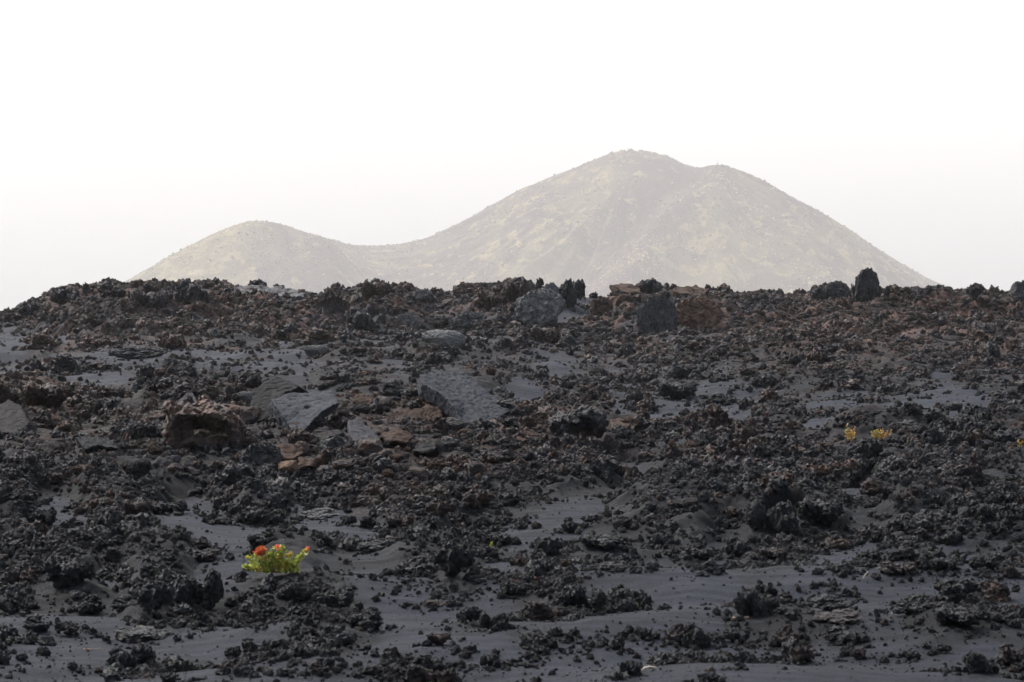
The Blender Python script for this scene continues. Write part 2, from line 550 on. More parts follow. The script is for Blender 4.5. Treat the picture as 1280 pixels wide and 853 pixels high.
def hump(X, Y, cx, cy, top, s, r0, ex=1.0, ey=1.0):
    r = np.sqrt(((X - cx) / ex) ** 2 + ((Y - cy) / ey) ** 2 + r0 * r0) - r0
    return top - s * r


def smax(a, b, k):
    h = np.clip(0.5 + 0.5 * (a - b) / k, 0, 1)
    return b * (1 - h) + a * h + k * h * (1 - h)


hx = np.linspace(-760, 900, 760); hy = np.linspace(2560, 4000, 480)
HX, HY = np.meshgrid(hx, hy)
g = fbm2(HX / 150, HY / 150, 120, 4) * 14
ang = np.arctan2(HY - 3330, HX - 160)
g2 = fbm2(ang * 5, np.hypot(HX - 160, HY - 3330) / 400, 125, 3, True) * 7
hA = hump(HX, HY, -344, 3170, -364, 0.55, 55)
hB = hump(HX, HY, 164, 3420, -262, 0.50, 60, 1.05, 1.0)
hC = hump(HX, HY, 292, 3270, -283, 0.60, 30, 1.0, 1.0)
hD = hump(HX, HY, 60, 3130, -400, 0.42, 60, 1.4, 1.0)
hE = hump(HX, HY, -130, 3300, -420, 0.30, 60, 1.6, 1)
H = smax(hB, hC, 22); H = smax(H, hD, 30); H = smax(H, hA, 18); H = smax(H, hE, 25)
# hollow that runs down to the left from the notch between the two summits, and the rounded spur right of it
def seg_d(X, Y, ax, ay, bx, by):
    t = np.clip(((X - ax) * (bx - ax) + (Y - ay) * (by - ay)) / ((bx - ax) ** 2 + (by - ay) ** 2), 0, 1)
    return np.hypot(X - ax - t * (bx - ax), Y - ay - t * (by - ay)), t
d_, t_ = seg_d(HX, HY, 225, 3310, 20, 3060)
H = H - 32 * np.exp(-(d_ / 42) ** 2) * smooth(0, 0.25, t_)
d_, t_ = seg_d(HX, HY, 275, 3230, 120, 3020)
H = H + 28 * np.exp(-(d_ / 45) ** 2) * smooth(0, 0.3, t_)
d_, t_ = seg_d(HX, HY, 330, 3200, 330, 2950)
H = H - 8 * np.exp(-(d_ / 30) ** 2)
d_, t_ = seg_d(HX, HY, -300, 3120, -240, 2960)
H = H - 12 * np.exp(-(d_ / 30) ** 2)
H = H + g * 0.8 + g2 * 1.5 * smooth(30, 170, np.hypot(HX - 190, HY - 3350))
# settle the skyline of the cones onto the one in the photograph (a real change of height along X)
vx = 640 + HX / HY * FPX * 1.0
_, pv = to_pix(HX, HY, H)
cols = 640 + hx / 3300 * FPX
for it in range(3):
    PXc, PV = to_pix(HX, HY, H)
    PXi = np.floor((PXc - 60) / 6).astype(int)
    xs = 63.0 + 6 * np.arange(206)
    top = np.full(xs.size, 999.0)
    ok = (PXi >= 0) & (PXi < 206)
    np.minimum.at(top, PXi[ok], PV[ok])
    want = np.interp(xs, CSIL[:, 0], CSIL[:, 1], left=420, right=420)
    good = top < 900
    top = np.interp(xs, xs[good], top[good])
    dv = np.clip(want - top, -60, 60)
    dv = np.convolve(np.pad(dv, 1, mode='edge'), np.ones(3) / 3, 'valid')
    
    H = H - np.interp(PXc, xs, dv) * k_
H = np.maximum(H, -640)
idx = np.arange(HX.size).reshape(HX.shape)
Fq = np.stack([idx[:-1, :-1], idx[:-1, 1:], idx[1:, 1:], idx[1:, :-1]], -1).reshape(-1, 4)
N = NT('scrub_covered_cinder')
geo = N.node('ShaderNodeNewGeometry'); pos = geo.outputs['Position']
a1 = N.noise(0.008, 6, 0.65, pos, 1.0); a2 = N.noise(0.05, 6, 0.7, pos); a3 = N.noise(0.22, 3, 0.7, pos)
sa = N.node('ShaderNodeAttribute', attribute_name='scrub', attribute_type='GEOMETRY')  # scrub cover together with painted sunlit warmth
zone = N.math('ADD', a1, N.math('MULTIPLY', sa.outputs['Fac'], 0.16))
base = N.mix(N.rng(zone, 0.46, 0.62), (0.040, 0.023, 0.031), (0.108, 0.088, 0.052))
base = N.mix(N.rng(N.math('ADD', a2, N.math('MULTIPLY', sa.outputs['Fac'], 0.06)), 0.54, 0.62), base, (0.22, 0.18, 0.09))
base = N.mix(N.rng(a3, 0.55, 0.7), base, (0.035, 0.045, 0.02))
p = N.node('ShaderNodeBsdfPrincipled'); N.l(base, p.inputs['Base Color']); p.inputs['Roughness'].default_value = 0.95; p.inputs['Specular IOR Level'].default_value = 0.1
b = N.node('ShaderNodeBump'); b.inputs['Strength'].default_value = 1.0; b.inputs['Distance'].default_value = 4.0
N.l(a2, b.inputs['Height']); N.l(b.outputs[0], p.inputs['Normal']); N.l(p.outputs[0], N.out.inputs[0])
px_h, pv_h = to_pix(HX, HY, H)
scr_sun = 0.9 * np.exp(-((px_h - 235) / 75) ** 2) + 0.8 * np.exp(-((px_h - 900) / 110) ** 2 - ((pv_h - 315) / 60) ** 2) + 0.55 * np.exp(-((px_h - 660) / 70) ** 2 - ((pv_h - 290) / 45) ** 2) + 0.35 * np.exp(-((px_h - 1080) / 60) ** 2)  # yellow scrub zones; the left cone's sunlit flank is also painted paler here
scr_sun = scr_sun - 0.8 * np.exp(-((px_h - 800 + (pv_h - 290) * 0.8) / 45) ** 2) - 0.5 * np.exp(-((px_h - 370) / 45) ** 2) - 0.4 * np.exp(-((px_h - 985) / 40) ** 2 - ((pv_h - 250) / 40) ** 2)  # less scrub in the hollow; left cone's shaded side painted darker
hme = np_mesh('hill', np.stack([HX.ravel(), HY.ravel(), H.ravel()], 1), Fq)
at_ = hme.attributes.new('scrub', 'FLOAT', 'POINT'); at_.data.foreach_set('value', scr_sun.ravel().astype(np.float32))
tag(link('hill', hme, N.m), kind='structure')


def hill_z(X, Y):
    gx = (X - hx[0]) / (hx[1] - hx[0]); gy = (Y - hy[0]) / (hy[1] - hy[0])
    ix = np.clip(gx.astype(int), 0, len(hx) - 2); iy = np.clip(gy.astype(int), 0, len(hy) - 2)
    fx = gx - ix; fy = gy - iy
    return (H[iy, ix] * (1 - fx) + H[iy, ix + 1] * fx) * (1 - fy) + (H[iy + 1, ix] * (1 - fx) + H[iy + 1, ix + 1] * fx) * fy


# ------------------------------------------------------------------ rock shapes
def ico(sub):
    bm = bmesh.new(); bmesh.ops.create_icosphere(bm, subdivisions=sub, radius=1.0)
    V = np.array([v.co[:] for v in bm.verts]); F = np.array([[v.index for v in f.verts] for f in bm.faces]); bm.free()
    return V, F


ICO = {k: ico(k) for k in (2, 3, 4, 5, 6)}


def vecn(P, s, seed):
    return np.stack([perlin3(P * s, seed), perlin3(P * s + 51.3, seed + 1), perlin3(P * s + 97.7, seed + 2)], 1)


def clinker(seed, sub, squash=0.75, spiky=1.0, lobes=1):
    r = np.random.default_rng(seed)
    Vs, Fs, off = [], [], 0
    for L in range(lobes):
        V, F = ICO[sub]
        P = V * (1 + 0.4 * perlin3(V * 1.1, seed + L * 9))[:, None]
        P = P * np.array([r.uniform(0.8, 1.25), r.uniform(0.75, 1.1), squash * r.uniform(0.85, 1.15)])
        P = P + spiky * (0.42 * vecn(P, 1.7, seed + 20 + L) + 0.24 * vecn(P, 3.9, seed + 30 + L))
        if sub >= 4:
            P = P + spiky * 0.15 * vecn(P, 8.5, seed + 40 + L)
        if sub >= 5:
            P = P + spiky * 0.085 * vecn(P, 18, seed + 50 + L)
        if sub >= 6:
            P = P + spiky * 0.045 * vecn(P, 38, seed + 60 + L)
        if lobes > 1:
            s = 0.55 if L else 0.8
            a = r.uniform(0, 6.28)
            s *= r.uniform(0.55, 1.15)
            P = P * s + np.array([math.cos(a) * 0.95, math.sin(a) * 0.7, r.uniform(-0.35, 0.4)]) * (1 if L else 0)
        Vs.append(P); Fs.append(F + off); off += len(P)
    return np.concatenate(Vs), np.concatenate(Fs)


def boulder(seed, sub, squash=0.8, rough=0.35):
    V, F = ICO[sub]
    r = np.random.default_rng(seed)
    P = V.copy()
    for _ in range(9):                                # knock flat facets off it
        d = r.normal(size=3); d /= np.linalg.norm(d); c = r.uniform(0.55, 0.85)
        h = P @ d
        P = P - np.outer(np.maximum(h - c, 0) * 0.9, d)
    P = P * np.array([1, 0.9, squash])
    P = P + rough * (0.22 * vecn(P, 1.3, seed) + 0.16 * vecn(P, 3.5, seed + 5) + 0.11 * vecn(P, 9, seed + 8) + 0.07 * vecn(P, 21, seed + 12))
    return P, F


def norm_unit(P, bury=0.16):
    lo, hi = P.min(0), P.max(0)
    P = P - (lo + hi) / 2 * np.array([1, 1, 0])
    P[:, 0] /= (hi[0] - lo[0]); P[:, 1] /= (hi[1] - lo[1])
    P[:, 2] = (P[:, 2] - lo[2]) / (hi[2] - lo[2]) * (1 + bury) - bury
    return P


def remesh(V, F, voxel, seed=0, amps=((2.0, 0.1), (6, 0.05), (16, 0.025)), smooth_it=0):
    """weld overlapping closed shapes into one skin, then roughen it"""
    me = bpy.data.meshes.new('tmp'); me.from_pydata([tuple(v) for v in V], [], [tuple(f) for f in F]); me.update()
    o = bpy.data.objects.new('tmp', me); C.objects.link(o)
    m = o.modifiers.new('r', 'REMESH'); m.mode = 'VOXEL'; m.voxel_size = voxel
    if smooth_it:
        s = o.modifiers.new('s', 'SMOOTH'); s.iterations = smooth_it
    dg = bpy.context.evaluated_depsgraph_get(); ev = o.evaluated_get(dg)
    me2 = bpy.data.meshes.new_from_object(ev, depsgraph=dg)
    bpy.data.objects.remove(o); bpy.data.meshes.remove(me)
    n = len(me2.vertices); P = np.zeros(n * 3, np.float32); me2.vertices.foreach_get('co', P); P = P.reshape(-1, 3).astype(float)
    for k, (s, a) in enumerate(amps):
        P = P + a * vecn(P, s, seed + 3 * k)
    me2.vertices.foreach_set('co', P.astype(np.float32).ravel())
    me2.polygons.foreach_set('use_smooth', np.ones(len(me2.polygons), bool)); me2.update()
    return me2


def prism(poly, thick):
    """closed prism: poly = top outline as world-like 3-D points, thick = vector to its underside"""
    n = len(poly); t = Vector(thick)
    V = [tuple(p) for p in poly] + [tuple(Vector(p) + t) for p in poly]
    c0 = sum((Vector(p) for p in poly), Vector()) / n
    V += [tuple(c0), tuple(c0 + t)]
    F = []
    for i in range(n):
        j = (i + 1) % n
        F += [(i, j, 2 * n), (j + n, i + n, 2 * n + 1), (i, i + n, j + n), (i, j + n, j)]
    return V, F


def join(parts):
    V, F, o = [], [], 0
    for v, f in parts:
        V += [tuple(x) for x in v]; F += [tuple(i + o for i in t) for t in f]; o += len(v)
    return V, F


def blob(c, r, sub=3, seed=0, jit=0.25):
    V, F = ICO[sub]
    P = V * (1 + jit * perlin3(V * 1.5, seed))[:, None] * np.array(r) + np.array(c)
    return P, F


HI = {}
for i in range(9):
    P, F = clinker(200 + i * 71, 5, squash=(0.62, 0.75, 0.9)[i % 3], spiky=(1.15, 1.4, 1.0)[(i // 2) % 3], lobes=(5, 4, 6, 6, 4, 7, 5, 8, 6)[i])
    HI[i] = np_mesh('clinker', norm_unit(P), F)
BO = {}
for i in range(4):
    P, F = boulder(900 + i * 37, 6, 0.75, (0.5, 0.7, 0.35, 0.9)[i])
    BO[i] = np_mesh('boulder', norm_unit(P), F)
for me in list(HI.values()):
    me.materials.append(M_ROCK)
BOM = {}


def bo_mesh(i, mat):
    k = (i, mat.name)
    if k not in BOM:
        me = BO[i].copy(); me.materials.clear(); me.materials.append(mat); BOM[k] = me
    return BOM[k]


excl = []
named = []          # (label noun, px centre, py centre, width)


def rock(x0, x1, y0, y1, label, kind='c', i=None, brown=None, lite=0.0, group=None, name='lava_rock', cat='rock', mat=None, yaw=None, depth=0.85, D=None, tilt=0.0, noun=None):
    """a rock whose outline spans x0..x1 and y0..y1 in the photograph, standing on the land there"""
    xc = (x0 + x1) / 2
    if D is not None:
        gx, gd, gz = on_ground(xc, y1 - 2)
        D = min(D, gd - 0.15) if gd < 83.9 else D
    if D is None:
        X, Dg, z = on_ground(xc, y1 - 0.06 * (y1 - y0))
    else:
        Dg = D; X = D * (xc - 640) / fwd(y1); z = float(ground_z(np.array([X]), np.array([D]), False)[0])
        z = max(z, -D * slope_of(y1) - 0.0) if D >= 70 else z
    w = (x1 - x0) * Dg / FPX * 1.03
    h = max(y1 - y0, 4) * Dg / FPX
    if i is None: i = random.randrange(9)
    if kind == 'c':
        me = HI[i % 9]
    else:
        me = bo_mesh(i % 4, mat or M_ROCK)
    yaw = random.choice((0, math.pi)) + random.uniform(-0.35, 0.35) if yaw is None else yaw
    # the depth of the rock raises its visual height: allow for the view from above
    dy = w * depth
    h = max(h - dy * (0.16 if y1 > 400 else 0.0), 0.55 * h)
    if y1 > 430 and kind == 'c':
        h = min(h, (0.85 if 'pointed' in label or 'tall' in label or 'cone' in label else 0.66) * w)
    if y1 < 432:
        h *= 1.2 if y1 > 385 else 1.08
        Dg -= 0.3 * dy
    o = link(name, me, None, None, (X, Dg + dy * 0.35, z - 0.02 * h), (tilt, 0, yaw), (w, dy, h))
    if brown is None:
        _, bb, _, _ = masks(np.array([X]), np.array([Dg])); brown = float(bb[0])
    o['brown'] = float(brown); o['lite'] = float(lite)
    tag(o, label, cat, group)
    named.append((noun or label, xc, (y0 + y1) / 2, x1 - x0))
    excl.append((x0, x1, y0, y1, Dg, dy, 0.5 if noun == '' and y1 < 640 else 0.85))
    return o


def P3(x, v, D):
    return Vector((D * (x - 640) / fwd(v), D, -D * slope_of(v)))


def zero_frame(me, origin):
    n = len(me.vertices); P = np.zeros(n * 3, np.float32); me.vertices.foreach_get('co', P); P = P.reshape(-1, 3) - np.array(origin, np.float32)
    me.vertices.foreach_set('co', P.ravel()); me.update()


# ------------------------------------------------------------------ broken crust slabs
def slab(name, corners, thick, mat, label, voxel=0.012, amps=((1.2, 0.03), (5, 0.010), (18, 0.012), (45, 0.007)), noun=None, brown=0.0, cat='rock slab', lift=False):
    lowest = max(corners, key=lambda c: c[1])
    shift = 0.0
    if not lift:
        shift = min([0.0] + [on_ground(c[0], c[1] - 2)[1] - 0.12 - c[2] for c in corners])
        if abs(shift) > 8: shift = 0.0
    corners = [(a, b, c + shift) for a, b, c in corners]
    pts = [P3(*c) for c in corners]
    o0 = pts[0].copy()
    V, F = prism([p - o0 for p in pts], thick)
    me = remesh(V, F, voxel, seed=len(named) + 3, amps=amps)
    o = link(name, me, mat, None, o0)
    o['brown'] = brown; o['lite'] = 0.0
    tag(o, label, cat)
    xs = [c[0] for c in corners]; ys = [c[1] for c in corners]
    named.append((noun or label, sum(xs) / len(xs), sum(ys) / len(ys), max(xs) - min(xs)))
    excl.append((min(xs), max(xs), min(ys), max(ys), min(c[2] for c in corners), 1.2, 0.93, [(c[0], c[1]) for c in corners]))
    return o


slab('crust_plate', [(525, 468, 31.0), (552, 465, 31.3), (582, 465, 31.5), (606, 486, 31.1), (636, 512, 30.6), (628, 517, 30.45), (616, 528, 30.1), (605, 525, 30.05), (598, 531, 29.95), (577, 531, 29.9),
                   (571, 514, 30.1), (560, 500, 30.3), (545, 489, 30.5), (528, 480, 30.75)], (-0.05, 0.16, -0.17), M_SLAB,
     'large flat pale grey slab tilted up in the middle of the lava field', noun='large flat pale grey slab')
slab('crust_plate', [(338, 499, 27.4), (361, 491, 27.8), (388, 489, 27.9), (416, 486, 28.0), (428, 501, 27.6), (410, 512, 27.2), (392, 527, 27.0), (374, 546, 26.6), (360, 530, 26.9), (348, 514, 27.1)],
     (-0.06, 0.22, -0.12), M_SLAB, 'broad flat grey slab leaning on rubble beside the brown hollow mound', noun='leaning broad grey slab')
slab('crust_plate', [(318, 492, 28.4), (330, 475, 28.7), (343, 470, 28.8), (358, 475, 28.7), (376, 484, 28.5), (352, 497, 28.2), (345, 520, 27.9), (322, 530, 27.8), (312, 512, 28.1)],
     (0.05, 0.30, -0.10), M_DARKSLAB, 'dark slab standing upright just behind the leaning broad grey slab', noun='dark upright slab', brown=0.05)
slab('crust_plate', [(434, 526, 26.6), (448, 521, 26.8), (460, 532, 26.6), (474, 549, 26.2), (466, 556, 26.0), (446, 560, 25.9), (436, 545, 26.2)],
     (0.0, 0.15, -0.12), M_SLAB, 'small grooved grey slab between the leaning broad slab and the flat pale slab', noun='small grooved grey slab', brown=0.1)
slab('crust_plate', [(93, 547, 25.3), (112, 545, 25.5), (140, 549, 25.5), (152, 560, 25.1), (128, 556, 25.1), (106, 561, 24.9)],
     (0.0, 0.15, -0.10), M_DARKSLAB, 'low smooth dark grey slab lying in rubble left of the hollow mound', noun='low smooth dark slab')
slab('crust_plate', [(-12, 512, 28.2), (10, 500, 28.6), (26, 508, 28.3), (36, 528, 27.6), (30, 545, 27.0), (8, 540, 27.2), (-14, 535, 27.4)],
     (0.02, 0.3, -0.15), M_DARKSLAB, 'slanting smooth blue grey slab at the left edge of the lava field', noun='slanting blue grey slab', brown=0.1)
slab('crust_plate', [(790, 400, 71.6), (800, 398, 71.8), (797, 406, 71.4), (783, 415, 71.1), (771, 414, 71.1), (774, 404, 71.4)],
     (0.05, 0.25, -0.1), M_SMOOTH, 'small pale grey slab leaning beside the tan rubble on the ridge', 0.03, ((1, 0.04), (4, 0.03)), noun='small pale leaning slab')
slab('crust_plate', [(763, 358, 74.4), (776, 354, 74.8), (797, 359, 74.6), (803, 366, 74.2), (788, 368, 74.0), (768, 365, 74.1)],
     (0, 0.1, -0.18), M_DARKSLAB, 'dark brown crust plate capping the tan rubble on the ridge top', 0.03, ((1, 0.1), (4, 0.06)), noun='dark crust plate', brown=0.8)
slab('crust_plate', [(844, 407, 71.6), (868, 402, 71.9), (888, 402, 71.9), (886, 408, 71.2), (862, 412, 71.0), (848, 413, 71.0)],
     (0, 0.1, -0.12), M_DARKSLAB, 'thin brown plate lying under the rounded tan boulder on the ridge', 0.03, ((1, 0.06), (4, 0.05)), noun='thin brown plate', brown=0.9)
slab('crust_plate', [(840, 362, 75.2), (868, 357, 75.8), (886, 362, 75.5), (880, 370, 74.8), (850, 369, 74.8)],
     (0, 0.2, -0.25), M_DARKSLAB, 'brown layered crust plate on the ridge above the rounded tan boulder', 0.035, ((1, 0.1), (4, 0.08)), noun='brown layered crust plate', brown=0.8)
slab('crust_plate', [(762, 527, 27.4), (775, 523, 27.6), (793, 535, 27.2), (785, 542, 26.8), (765, 540, 26.9)],
     (0, 0.15, -0.08), M_DARKSLAB, 'small brown slab just right of the dark brown overhang', noun='small brown slab', brown=0.9)


M_RUST = make_slab_mat('rusty_crust', (0.020, 0.0145, 0.013), (0.054, 0.034, 0.026), (0.010, 0.008, 0.008))
_pr = random.Random(41)
for (cx, cy, w_, h_, mt, lab) in (
        (312, 540, 30, 24, M_DARKSLAB, 'dark tilted crust piece between the hollow mound and the broad slab'),
        (352, 562, 40, 26, M_RUST, 'rusty crust piece under the lower tip of the leaning broad slab'),
        (408, 545, 34, 28, M_DARKSLAB, 'steep charcoal plate right of the leaning broad slab'),
        (452, 498, 40, 18, M_RUST, 'rusty brown crust edge above the humped charcoal rock'),
        (495, 545, 42, 26, M_RUST, 'broad rusty crust plate halfway between the two large slabs'),
        (532, 562, 34, 22, M_DARKSLAB, 'dark plate in rubble below the flat pale slab'),
        (540, 516, 30, 24, M_RUST, 'rusty broken crust tucked under the left edge of the flat slab'),
        (250, 578, 36, 20, M_DARKSLAB, 'dark slanting plate in rubble below the hollow mound'),
        (165, 512, 40, 22, M_DARKSLAB, 'dark grey curled crust piece left of the hollow mound'),
        (662, 545, 38, 22, M_RUST, 'rusty crust lump between the flat pale slab and the dark overhang'),
        (388, 580, 36, 20, M_RUST, 'brown crust piece in the rubble below the wrinkled grey rock'),
        (60, 560, 44, 24, M_DARKSLAB, 'dark uptilted crust piece in rubble at the left side')):
    d0 = on_ground(cx, cy + h_ / 2)[1] - 0.15
    n_ = 7; cs = []
    for q in range(n_):
        an = 2 * math.pi * (q + _pr.uniform(-.25, .25)) / n_
        px_, py_ = cx + math.cos(an) * w_ / 2 * _pr.uniform(.75, 1.1), cy - math.sin(an) * h_ / 2 * _pr.uniform(.75, 1.1)
        cs.append((px_, py_, d0 + 0.45 * (cy + h_ / 2 - py_) / h_))
    slab('crust_plate', cs[::-1], (_pr.uniform(-.06, .06), 0.16, -_pr.uniform(.08, .14)), mt, lab, 0.014, ((1.5, 0.10), (5, 0.05), (18, 0.018), (45, 0.008)), noun=None, brown=0.3 if mt is M_RUST else 0.12)
    named[-1] = ('', *named[-1][1:])


def compound(name, blobs, voxel, seed, origin, mat, label, brown=0.5, lite=0.0, amps=((3, 0.06), (9, 0.045), (24, 0.028), (50, 0.014)), cat='rock', noun=None, pxbox=(0, 0, 40)):
    zs = 0.8 * origin[1] / 26.0
    V, F = join([blob(tuple(q * zs for q in c), tuple(q * zs for q in r), 3, seed + i) for i, (c, r) in enumerate(blobs)])
    me = remesh(V, F, voxel, seed, amps)
    o = link(name, me, mat, None, origin)
    o['brown'] = brown; o['lite'] = lite
    tag(o, label, cat)
    named.append((noun or label, *pxbox))
    excl.append((pxbox[0] - pxbox[2] / 2, pxbox[0] + pxbox[2] / 2, pxbox[1] - 30, pxbox[1] + 30, origin[1], 0.8, 0.9))
    return o


def foot(x, v, dmin=0.0):
    d = on_ground(x, v)[1] - 0.15
    for q in (-40, -20, 20, 40):
        d = min(d, on_ground(x + q, v)[1] - 0.1)
    return P3(x, v, d)


# hollow brown mound with its cave
base = foot(252, 551)
compound('hollow_mound', [((-.39, 0.05, .16), (.11, .25, .32)), ((-.33, .1, .44), (.17, .28, .10)), ((-.12, .1, .41), (.25, .33, .085)), ((.12, .1, .36), (.25, .33, .075)), ((.36, .12, .29), (.17, .3, .075)),
                          ((.46, .2, .1), (.08, .25, .22)), ((0, .62, .12), (.55, .14, .3)), ((-.28, .12, .1), (.15, .2, .25)), ((-.05, .25, -.03), (.5, .4, .1))],
         0.011, 300, base, M_ROCK, 'brown hollow lava mound with a dark cave under its arched roof', 0.9, noun='brown hollow mound', pxbox=(252, 520, 105))
slab('angular_block', [(217, 507, 26.9), (232, 494, 27.15), (240, 491, 27.25), (247, 503, 27.0), (236, 509, 26.8), (228, 517, 26.65), (219, 514, 26.7)], (0.01, 0.1, -0.05), M_SLAB,
     'small angular grey block resting on top of the brown hollow mound', 0.008, ((3, 0.015), (12, 0.008)), noun='small angular grey block', brown=0.15, cat='rock')
rock(221, 271, 525, 556, 'smooth rounded grey slab lying in the mouth of the hollow mound', 'b', 2, 0.05, 0.0, mat=M_SLAB, yaw=0.1, D=26.35, noun='rounded grey slab in the cave mouth')
rock(277, 302, 545, 562, 'small light grey stone below the cave opening of the brown mound', 'b', 0, 0.0, 0.1, mat=M_SLAB, yaw=0.4, D=26.0)
rock(295, 352, 520, 582, 'bulky rough blue grey rock right of the cave opening', 'b', 3, 0.1, 0.12, yaw=0.2, D=25.9, noun='bulky blue grey rock')
rock(386, 442, 517, 562, 'rounded wrinkled grey rock below the leaning broad slab', 'b', 3, 0.05, 0.1, yaw=1.0, D=26.2, noun='rounded wrinkled grey rock')
rock(415, 468, 479, 514, 'smooth humped charcoal rock between the two large slabs', 'b', 1, 0.1, 0.0, mat=M_DARKSLAB, yaw=0.3, D=27.9, noun='humped charcoal rock')
rock(434, 478, 505, 527, 'grey cracked rock just below the humped charcoal rock', 'b', 0, 0.1, 0.05, mat=M_SLAB, yaw=0.7, D=27.1)
rock(474, 528, 507, 530, 'long wrinkled grey rock left of the flat pale slab', 'b', 3, 0.3, 0.1, mat=M_SLAB, yaw=0.1, D=27.6, noun='long wrinkled grey rock')
rock(508, 542, 523, 548, 'blocky grey rock below the left edge of the flat pale slab', 'b', 0, 0.1, 0.0, mat=M_SLAB, yaw=0.5, D=27.0)
rock(555, 578, 530, 556, 'dark wedge rock propping the lower corner of the flat pale slab', 'b', 1, 0.1, 0.0, mat=M_DARKSLAB, yaw=0.5, D=28.6)
rock(198, 228, 550, 572, 'tan orange stone below the left foot of the hollow mound', 'b', 0, 0.9, 0.0, mat=M_TAN, yaw=0.5, D=25.4)
rock(212, 232, 550, 560, 'small bright tan stone under the rounded grey slab', 'b', 2, 0.5, 0.0, mat=M_TAN, yaw=0.1, D=25.0)
rock(211, 226, 568, 582, 'round pale grey stone below the hollow mound', 'b', 2, 0.0, 0.1, mat=M_SMOOTH, yaw=0.2)
rock(282, 304, 500, 512, 'pale pinkish crust stone on the right end of the mound roof', 'b', 0, 0.8, 0.0, mat=M_TAN, yaw=0.2, D=27.0)
rock(150, 188, 572, 600, 'dark blocky boulder in rubble below and left of the hollow mound', 'b', 1, 0.1, 0.0, mat=M_DARKSLAB, yaw=0.4, noun='dark blocky boulder')
rock(296, 322, 488, 506, 'small striped grey hood rock behind the right end of the mound', 'b', 2, 0.0, 0.1, mat=M_SMOOTH, yaw=0.2)
rock(-18, 22, 466, 505, 'rusty brown crumbly outcrop at the left edge', 'c', 7, 0.95, yaw=0.3, noun='rusty outcrop at the left edge')
rock(22, 92, 470, 515, 'wide brown rounded outcrop near the left edge', 'c', 2, 0.7, yaw=0.2, noun='wide brown outcrop')
rock(60, 108, 436, 470, 'rough brownish mound rising from ash on the left', 'c', 7, 0.55, yaw=0.2, noun='rough brownish mound')
rock(133, 212, 431, 450, 'long low dark ledge rock over the ash strip on the left', 'b', 3, 0.0, 0.0, yaw=0.0, depth=0.35, noun='long low dark ledge rock')
rock(203, 219, 447, 461, 'round dark knob on the ash strip right of the low ledge', 'b', 0, 0.1, 0.0, yaw=0.0)
rock(108, 135, 450, 464, 'dark rock with a tan spot on the ash strip', 'c', 1, 0.6, yaw=0.0)
rock(380, 411, 429, 447, 'small pale striped hump of rock on the left centre ash', 'b', 2, 0.0, 0.0, mat=M_SMOOTH, yaw=0.3, noun='small pale striped hump')

# dark brown overhang in the middle of the field
base = foot(727, 547)
compound('overhang_rock', [((-.26, .1, .14), (.17, .25, .2)), ((-.12, .1, .27), (.24, .3, .09)), ((.12, .12, .26), (.22, .26, .07)), ((.27, .14, .16), (.10, .22, .12)),
                           ((0.02, .5, .08), (.35, .12, .2)), ((.02, .1, .33), (.2, .25, .04))],
         0.011, 340, base, M_ROCK, 'dark brown layered overhang with a black hollow beneath in mid field', 0.5, noun='dark brown overhang', pxbox=(727, 528, 70))
rock(646, 672, 515, 538, 'orange tinted rough rock right of the flat pale slab', 'c', 3, 1.0, 0.0, yaw=0.1, noun='orange tinted rough rock')
rock(821, 874, 471, 503, 'dark wedge shaped outcrop rising from the ash in mid field', 'c', 2, 0.15, 0.0, yaw=0.0, noun='dark wedge shaped outcrop')
rock(886, 922, 489, 508, 'dark lumpy rock on the mid field ash patch', 'c', 6, 0.2, 0.0, yaw=0.0, noun='lumpy rock on the mid field ash')
rock(843, 866, 451, 475, 'dark notched rock standing above the wedge shaped outcrop', 'c', 4, 0.1, 0.0, yaw=0.4)
rock(1177, 1205, 500, 514, 'rounded smooth dark rock on the ash at right', 'b', 1, 0.2, 0.0, yaw=0.0, noun='rounded dark rock on the right ash')
rock(1146, 1170, 525, 546, 'dark knobbly rock on the right hand ash patch', 'c', 5, 0.1, 0.0, yaw=0.0)
rock(1187, 1212, 523, 536, 'flat topped dark rock bordering the right hand ash patch', 'c', 1, 0.1, 0.0, yaw=0.0)
rock(1025, 1042, 532, 546, 'single dark lump on the ash left of the yellow plants', 'c', 3, 0.1, 0.0, yaw=0.0)
rock(985, 1003, 500, 520, 'pair of rough brown dark lumps behind the yellow plants', 'c', 8, 0.3, 0.0, yaw=0.0)
rock(1068, 1106, 541, 578, 'craggy black rock standing in front of the yellow orange plants', 'c', 4, 0.0, 0.0, yaw=0.0, noun='craggy black rock before the yellow plants')
rock(1186, 1222, 534, 562, 'craggy dark rock in the dense lava right of the yellow plants', 'c', 5, 0.0, 0.0, yaw=0.0)
rock(1240, 1275, 528, 548, 'dark hollowed rock behind the dense lava near the right edge', 'c', 7, 0.05, 0.0, yaw=0.0, noun='dark hollowed rock')
rock(1213, 1248, 590, 609, 'rounded dark boulder at the ash edge near the right border', 'b', 3, 0.05, 0.0, yaw=0.0)

